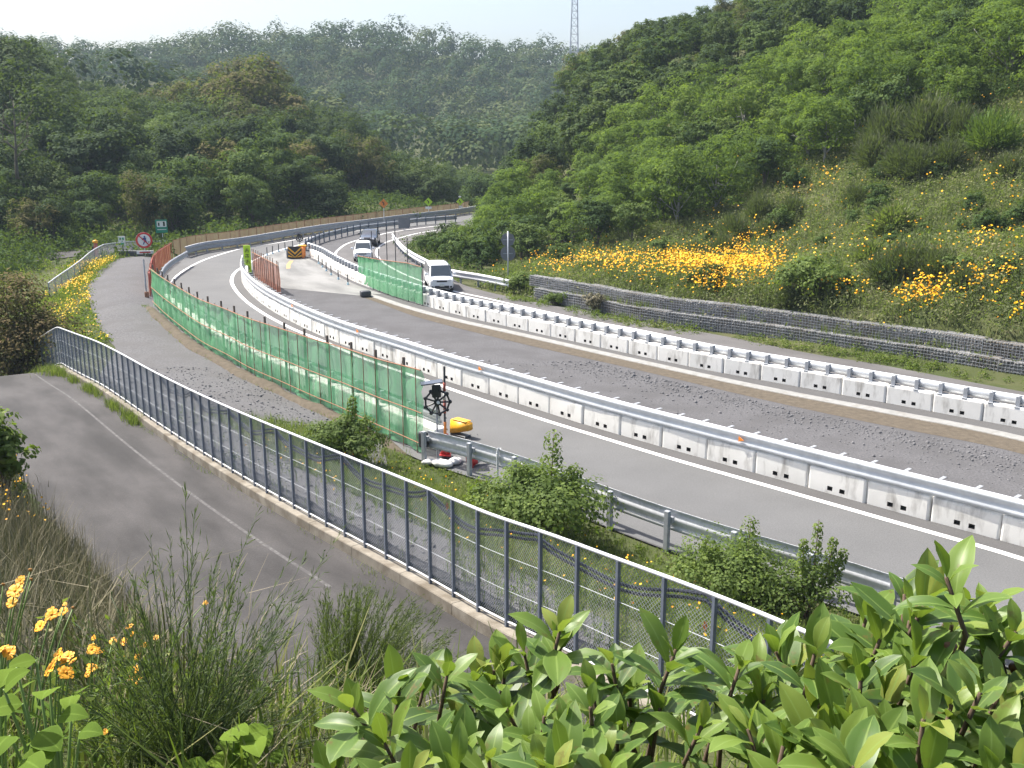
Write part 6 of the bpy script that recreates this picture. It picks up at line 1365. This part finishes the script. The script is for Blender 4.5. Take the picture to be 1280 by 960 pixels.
# ------------------------------------------------------------------ brooms beside the eye
def wand_broom(label, base, wands, mat, seed, twig=.075, dens=95, r0=.0021):
    rg_ = np.random.default_rng(seed); t = thing('broom_shrub', label, 'shrub', base); st = MB(); C = []; D_ = []; L_ = []
    for (q, bow) in wands:
        q = np.array(q)-base; rt = np.array([rg_.normal(0, .07), rg_.normal(0, .06), -.03]); m = (rt+q)/2+np.array([q[0]*-.12, q[1]*-.1, bow]); P = np.array([rt*(1-f)**2+2*m*f*(1-f)+q*f*f for f in np.linspace(0, 1, 9)])
        st.tube(P, np.linspace(r0, r0*.3, 9), 4); T = np.gradient(P, axis=0); ln = np.linalg.norm(q-rt)
        for k in range(int(dens*ln)):
            f = rg_.uniform(.22, 1); c = np.array([np.interp(f*8, np.arange(9), P[:, j]) for j in range(3)]); d = np.array([np.interp(f*8, np.arange(9), T[:, j]) for j in range(3)]); d /= np.linalg.norm(d); d = d+rg_.normal(0, .33, 3); d /= np.linalg.norm(d); l = twig*rg_.uniform(.4, 1.3)*(1.15-f*.7); C.append(c+d*l*.5); D_.append(d); L_.append(l)
    C = np.array(C); D_ = np.array(D_); L_ = np.array(L_)[:, None]; A = np.cross(D_, rg_.normal(0, 1, D_.shape)); A /= np.linalg.norm(A, axis=1)[:, None]+1e-9
    V = np.stack([C-D_*L_*.5, C+A*r0*.55, C+D_*L_*.5, C-A*r0*.55], 1).reshape(-1, 3)
    k = rg_.integers(0, len(C), len(C)//2); lc = C[k]+D_[k]*L_[k]*rg_.uniform(-.4, .5, (len(k), 1)); v2, f2 = cards(lc, rg_.normal(0, 1, lc.shape), rg_.uniform(.5, 1.1, len(k))*twig*.13, .5, rg_, .2)
    o = link('twigs', pmesh('twigs', np.concatenate([V, v2]), np.concatenate([np.arange(len(V)).reshape(-1, 4), f2+len(V)]), attrs={'tint': np.repeat(np.clip(rg_.normal(.5, .22, len(C)+len(k)), 0, 1), 4)}), M[mat], t)
    st.obj('wands', M['wand'], t, True); return t
M['wand'] = flat('broom_wand', (.055, .08, .035), .6, var=.25)
r5 = np.random.default_rng(505)
bx, by = at(225, 960, 2.75)[:2]; base = np.array([bx, by, h1(bx, by)])
W_ = [(at(x, y, D), .02) for x, y, D in ((231, 602, 2.8), (243, 640, 2.75), (225, 655, 2.85), (187, 662, 2.8), (212, 668, 2.7), (322, 640, 3.0), (440, 645, 3.1), (385, 690, 3.0), (362, 700, 2.9), (300, 690, 2.9), (275, 690, 2.7), (150, 720, 2.7), (250, 670, 2.9), (345, 742, 2.8), (405, 715, 3.2))]
for k in range(180):
    a = r5.normal(0, 1); x = 225+a*95+(35 if a > 0 else -10); yb = np.interp(x, (40, 130, 200, 260, 330, 420, 480), (800, 740, 690, 680, 720, 760, 860)); W_.append((at(x, r5.uniform(yb, 930), 2.75+r5.normal(0, .22)), r5.uniform(-.02, .06)))
wand_broom('tall dark green broom with long upright wands among the orange flowers', base, W_, 'f_dbroom', 21)
bx, by = at(420, 880, 5.2)[:2]; base = np.array([bx, by, h1(bx, by)])
W_ = []
for k in range(150):
    f = r5.uniform(0, 1); x = 385+f*195+r5.normal(0, 12); yt = np.interp(x, (370, 400, 450, 500, 550, 580), (770, 738, 728, 735, 762, 800)); y = yt+abs(r5.normal(0, 38)); W_.append((at(x, y, 5.3+r5.normal(0, .3)), r5.uniform(.02, .30)))
wand_broom('arching grey-green broom leaning over the side road', base, W_, 'f_broom_near', 23, .11, 40, .004) if False else None
M['f_broom_near'] = leafmat('arching_broom', [(0, (.03, .045, .022)), (.6, (.065, .085, .035)), (1, (.15, .17, .09))], .25, .7, .25)
wand_broom('arching grey-green broom leaning over the side road', base, W_, 'f_broom_near', 23, .12, 95, .0028)
# ------------------------------------------------------------------ dry weeds of the near bank
cl = Cloud(); cg = Cloud(); r6 = np.random.default_rng(606)
def bank(n, x0, x1, y0, y1, D0, D1): 
    P = []
    while len(P) < n:
        X = r6.uniform(-15, 1.8, 6000); Y = r6.uniform(1.9, 22, 6000); Z = ht(X, Y); px, py = proj(np.c_[X, Y, Z]); dF, sF = seg_dist(X, Y, fence_line[::4])
        ok = (px > x0) & (px < x1) & (py > y0) & (py < y1) & (np.hypot(X, Y) > D0) & (np.hypot(X, Y) < D1) & (dF > 4.55) & (sF > 0); P += list(np.c_[X, Y, Z][ok])
        if not ok.any(): break
    return np.array(P[:n])
P = bank(14000, -120, 345, 590, 1500, 3.0, 23); cx_, _ = proj(P); hh = r6.uniform(.25, 1.0, len(P))*np.interp(np.hypot(P[:, 0], P[:, 1]), (3, 6, 12, 20), (.75, .9, 1.1, 1.2)); hh *= np.interp(cx_, (-100, 60, 180, 260, 340), (1.1, 1.0, .85, .55, .35))
V, F, T = blades(P, hh, r6.uniform(.003, .010, len(P)), r6, .6); cl.add(V, F, T)
tw = P[r6.integers(0, len(P), 5200)]; V, F, T = blades(tw+np.c_[r6.normal(0, .05, (len(tw), 2)), r6.uniform(.1, .5, len(tw))], r6.uniform(.12, .4, len(tw)), r6.uniform(.003, .007, len(tw)), r6, 1.3); cl.add(V, F, T)
P = bank(2600, 200, 700, 780, 1500, 2.2, 9); V, F, T = blades(P, r6.uniform(.06, .32, len(P)), r6.uniform(.003, .008, len(P)), r6, 1.3, r6.uniform(.3, 1, len(P))); cl.add(V, F, T)
tag(cl.obj('grass', 'f_dry'), 'dry brown stalks and old grass on the near bank', kind='stuff')
P = bank(2400, -160, 700, 640, 1500, 2.0, 9); V, F, T = blades(P, r6.uniform(.10, .45, len(P)), r6.uniform(.005, .014, len(P)), r6, .7); cg.add(V, F, T)
q = bank(520, -160, 360, 640, 1500, 2.4, 13); clumps(cg, q[:, :2], r6.uniform(.06, .2, len(q)), r6.uniform(.15, .55, len(q)), 22, .05, r6, r6.uniform(.1, .9, len(q)), .4, .7)
P = bank(2200, -160, 1500, 860, 2400, 1.2, 3.6); V, F, T = blades(P, r6.uniform(.06, .3, len(P)), r6.uniform(.004, .010, len(P)), r6, .8); cg.add(V, F, T)
tag(cg.obj('grass', 'f_grass'), 'green grass and herbs of the near bank', kind='stuff')
# ------------------------------------------------------------------ flowering plants close by
M['petal'] = flat('orange_ray_petals', (.80, .36, .012), .6, var=.18); M['disc_f'] = flat('flower_disc', (.66, .27, .01), .8); M['bud'] = flat('brown_bud', (.30, .14, .03), .8)
def flower(parent, c, dia, facing, rg_, bud=False):
    f_ = facing/np.linalg.norm(facing); u = np.cross(f_, (0, .3, 1)); u /= np.linalg.norm(u); v = np.cross(f_, u); mb = MB(); c = c-np.array(parent.location)
    if bud: mb.tube([c-f_*dia*.25, c, c+f_*dia*.3], [dia*.1, dia*.28, dia*.12], 8); mb.obj('bud', M['bud'], parent, True); return
    n = 8
    for layer, (k0, ln, lift) in enumerate(((0, .5, .03), (.5, .42, .10))):
        for k in range(n):
            a = 2*math.pi*(k+k0)/n+rg_.normal(0, .14); rd = u*math.cos(a)+v*math.sin(a); sd2 = -u*math.sin(a)+v*math.cos(a); L_ = dia*ln*rg_.uniform(.75, 1.15); Vv = []
            for (r_0, w_0, z_0) in ((.06, .03, 0), (.45, .095, lift*.7), (.85, .125, lift), (1.0, .085, lift*.6)):
                for s in (-1, 0, 1): Vv.append(c+rd*L_*r_0+sd2*s*w_0*dia+f_*(z_0*dia*.6-(.02*dia if s == 0 else 0)+rg_.normal(0, .008)*dia))
            mb.add(Vv, [(i*3+j, i*3+j+1, i*3+j+4, i*3+j+3) for i in range(3) for j in range(2)])
    fl_ = mb.obj('flower', M['petal'], parent, True); mb = MB(); mb.tube([c, c+f_*dia*.06, c+f_*dia*.10], [dia*.10, dia*.09, dia*.03], 10); mb.obj('disc', M['disc_f'], fl_, True)
def coreopsis(label, heads, root, seed):
    rg_ = np.random.default_rng(seed); b = np.array([root[0], root[1], h1(root[0], root[1])]); t = thing('flowering_plant', label, 'flower', b); st = MB(); lf = Leaves(); un = leaf_unit(6, .3, .5, .06)
    for (x, y, D, dia, bd) in heads:
        c = at(x, y, D); q = c-b; m = q*.5+np.array([q[0]*-.25, q[1]*-.2, .08]); P = [2*m*f*(1-f)+q*f*f for f in np.linspace(0, 1, 9)]; st.tube(P, np.linspace(.0034, .0018, 9), 5)
        for k in range(4): f = rg_.uniform(.1, .7); pc = np.array(P[int(f*8)]); a = rg_.uniform(0, 6.28); lf.add(pc+b, np.array([math.cos(a), math.sin(a), .5]), np.array([0, 0, 1.]), rg_.uniform(.06, .12), rg_.uniform(.2, .9), un)
        flower(t, c, dia*.86, np.array([rg_.normal(-.1, .35), -.55+rg_.normal(0, .2), .8]), rg_, bd)
    st.obj('stems', M['stem_green'], t, True); lf.obj('leaves', 'f_weed', t)
k = 1280/300/4.267
def hp(*L): return [(x/4.267, 680+y/4.267, D, dia, b) for x, y, D, dia, b in L]
coreopsis('tall leaning flowering plant with a double orange head and brown buds', hp((80, 250, 2.5, .046, 0), (66, 312, 2.5, .036, 0), (108, 195, 2.52, .030, 0), (163, 138, 2.55, .02, 1), (168, 188, 2.55, .016, 1), (18, 215, 2.5, .016, 1)), at(-25, 930, 2.45), 1)
coreopsis('leaning flowering plant with two orange heads and a half-open third', hp((275, 375, 2.6, .044, 0), (215, 436, 2.55, .038, 0), (342, 355, 2.65, .028, 0), (390, 340, 2.66, .018, 1), (346, 320, 2.65, .014, 0)), at(15, 935, 2.5), 2)
coreopsis('flowering plant with one orange head at the photo\'s edge low among leaves', hp((48, 577, 2.3, .040, 0), (6, 565, 2.3, .034, 0)), at(-8, 955, 2.25), 3)
coreopsis('dense orange cluster of flower heads above the broad weed leaves', hp((270, 660, 2.4, .056, 0), (352, 685, 2.42, .044, 0), (310, 592, 2.5, .04, 0), (362, 598, 2.5, .038, 0), (388, 626, 2.5, .03, 0), (338, 622, 2.5, .024, 0)), at(62, 960, 2.45), 4)
coreopsis('orange flower heads scattered inside the tall broom\'s wands', hp((490, 560, 2.9, .042, 0), (492, 660, 2.9, .042, 0), (470, 690, 2.9, .03, 0), (600, 520, 3.1, .034, 0), (530, 570, 3.0, .03, 0), (500, 500, 3.0, .024, 0)), at(115, 940, 2.85), 5)
coreopsis('small far orange heads rising behind the tall broom', hp((690, 440, 3.9, .034, 0), (660, 520, 3.8, .042, 0), (705, 480, 3.9, .03, 0), (770, 540, 3.9, .032, 0), (835, 497, 3.9, .032, 0), (672, 592, 3.6, .03, 0), (735, 600, 3.6, .03, 0), (1095, 315, 4.3, .03, 0)), at(165, 860, 3.8), 6)
coreopsis('low orange heads in the green stems right of the flower cluster'.replace('right of', 'beyond'), hp((720, 672, 3.0, .036, 0), (708, 706, 3.0, .034, 0), (742, 728, 3.0, .034, 0), (560, 1000, 2.5, .02, 0)), at(160, 930, 2.95), 7)
# flower drift on the bank by the light green shrub
X = r6.uniform(-16, -3, 160000); Y = r6.uniform(8, 26, 160000); Zg = ht(X, Y); hf = r6.uniform(.35, .85, 160000); dF, sF = seg_dist(X, Y, fence_line); px, py = proj(np.c_[X, Y, Zg+hf])
ok = (px < 20+np.abs(r6.normal(0, 40, 160000))) & (px > -60) & (py > 562) & (py < 650) & ((dF > 4.7)) & (sF > 0); Cc = np.c_[X, Y, Zg+hf][ok][:240]
V, F = cards(Cc, np.tile(np.array([-.1, -.5, .8]), (len(Cc), 1)), r6.uniform(.035, .06, len(Cc)), 1.0, r6, .5); tag(link('wildflowers', pmesh('wildflowers', V, F, attrs={'tint': np.repeat(r6.uniform(0, 1, len(Cc)), 4)}), M['f_flower']), 'drift of orange blossoms on the near bank', kind='stuff'); print('drift', len(Cc))
zs = Cc[:, 2]-ht(Cc[:, 0], Cc[:, 1]); cq = Cloud(); V, F, T = blades(np.c_[Cc[:, :2], ht(Cc[:, 0], Cc[:, 1])], zs+.02, np.full(len(Cc), .01), r6, .02); cq.add(V, F, T); cw = np.repeat(Cc[:, :2], 3, 0)+r6.normal(0, .25, (len(Cc)*3, 2)); V, F, T = blades(np.c_[cw, ht(cw[:, 0], cw[:, 1])], np.repeat(zs, 3)*r6.uniform(.5, 1.05, len(cw)), np.full(len(cw), .02), r6, .3); cq.add(V, F, T); tag(cq.obj('grass', 'f_dry'), 'stems under the drift of orange blossoms', kind='stuff')
# broad leaves at the corner
wb = at(60, 905, 2.25); wb[2] = h1(wb[0], wb[1]); t = thing('broad_leaved_weed', 'pale green broad-leaved weed below the dense orange flower cluster', 'plant', wb); lf = Leaves(); st = MB(); un = [leaf_unit(8, .2, d, .36, 'heart') for d in (.3, .6, .9)]
for (x, y, D, l) in ((20, 835, 2.2, .12), (45, 825, 2.3, .11), (62, 862, 2.2, .13), (28, 880, 2.1, .13), (75, 895, 2.15, .12), (5, 862, 2.1, .12), (90, 870, 2.3, .10), (48, 915, 2.05, .14), (12, 920, 2.0, .13), (100, 915, 2.2, .11), (70, 940, 2.0, .13), (30, 950, 1.95, .13)):
    c = at(x, y, D); a = r6.uniform(0, 6.28); lf.add(c, np.array([math.cos(a), -.55+.6*math.sin(a), .12+r6.normal(0, .15)]), np.array([0, -.35, 1.]), l*.62, r6.uniform(.35, .95), un[int(r6.integers(0, 3))]); st.tube([np.array([0, 0, -.02]), (c-wb)*.5+np.array([0, 0, .04]), c-wb], [.005, .004, .003], 5)
wb2 = at(290, 945, 2.6); 
lf.obj('leaves', 'f_weed', t); st.obj('stems', M['stem_green'], t, True)
wb = at(290, 950, 2.6); wb[2] = h1(wb[0], wb[1]); t = thing('broad_leaved_weed', 'bright green weed at the foot of the tall broom', 'plant', wb); lf = Leaves(); st = MB()
for k in range(16):
    c = at(r6.uniform(255, 345), r6.uniform(905, 965), 2.5+r6.normal(0, .08)); a = r6.uniform(0, 6.28); lf.add(c, np.array([math.cos(a), -.4+.6*math.sin(a), .15]), np.array([0, -.3, 1.]), r6.uniform(.06, .10), r6.uniform(.3, 1), un[int(r6.integers(0, 3))]); st.tube([np.array([0, 0, -.02]), (c-wb)*.5+np.array([0, 0, .03]), c-wb], [.004, .003, .002], 4)
lf.obj('leaves', 'f_weed', t); st.obj('stems', M['stem_green'], t, True)
# ------------------------------------------------------------------ a pale ridge far beyond the valley
V = []; F = []; xs_ = np.linspace(250, 520, 46); tp = np.interp(xs_, (250, 300, 330, 360, 385, 402, 440, 520), (84, 66, 56, 45, 41, 46, 62, 90))
for dd, kf in ((-170, 0), (-110, .45), (-50, .85), (0, 1), (60, .8), (150, .2)):
    for x, y in zip(xs_, tp):
        p = at(x, y, 1360); q = p[:2]*(1360+dd)/1360; V.append((q[0], q[1], 4+(p[2]-4)*kf+1.5*math.sin(x*.9+dd)*kf))
n = len(xs_)
for i in range(5):
    for j in range(n-1): F.append((i*n+j, i*n+j+1, (i+1)*n+j+1, (i+1)*n+j))
tag(link('hills', pmesh('hills', V, F, True), surf('far_ridge_wood', [(.35, (.028, .05, .02)), (.65, (.06, .085, .03))], .05, .95, spec=.05)), kind='structure')
# ------------------------------------------------------------------ air
bm = bmesh.new(); bmesh.ops.create_cube(bm, size=1)
for v in bm.verts: v.co = Vector((v.co.x*2300, 730+v.co.y*1700, 78+v.co.z*192))
me = bpy.data.meshes.new('haze'); bm.to_mesh(me); bm.free()
m, N, L = newmat('haze_air'); pv = N.new('ShaderNodeVolumePrincipled'); pv.inputs['Color'].default_value = (.68, .83, 1, 1); pv.inputs['Density'].default_value = 0.00023; pv.inputs['Anisotropy'].default_value = .0
o = N.new('ShaderNodeOutputMaterial'); L.new(pv.outputs[0], o.inputs['Volume'])
tag(link('haze', me, m), kind='stuff', label='thin bluish summer haze filling the valley air')
scene.cycles.volume_bounces = 0; scene.cycles.max_bounces = 6; scene.cycles.diffuse_bounces = 3; scene.cycles.transmission_bounces = 4; scene.cycles.transparent_max_bounces = 16
scene.cycles.caustics_reflective = False; scene.cycles.caustics_refractive = False
scene.cycles.sample_clamp_indirect = 6
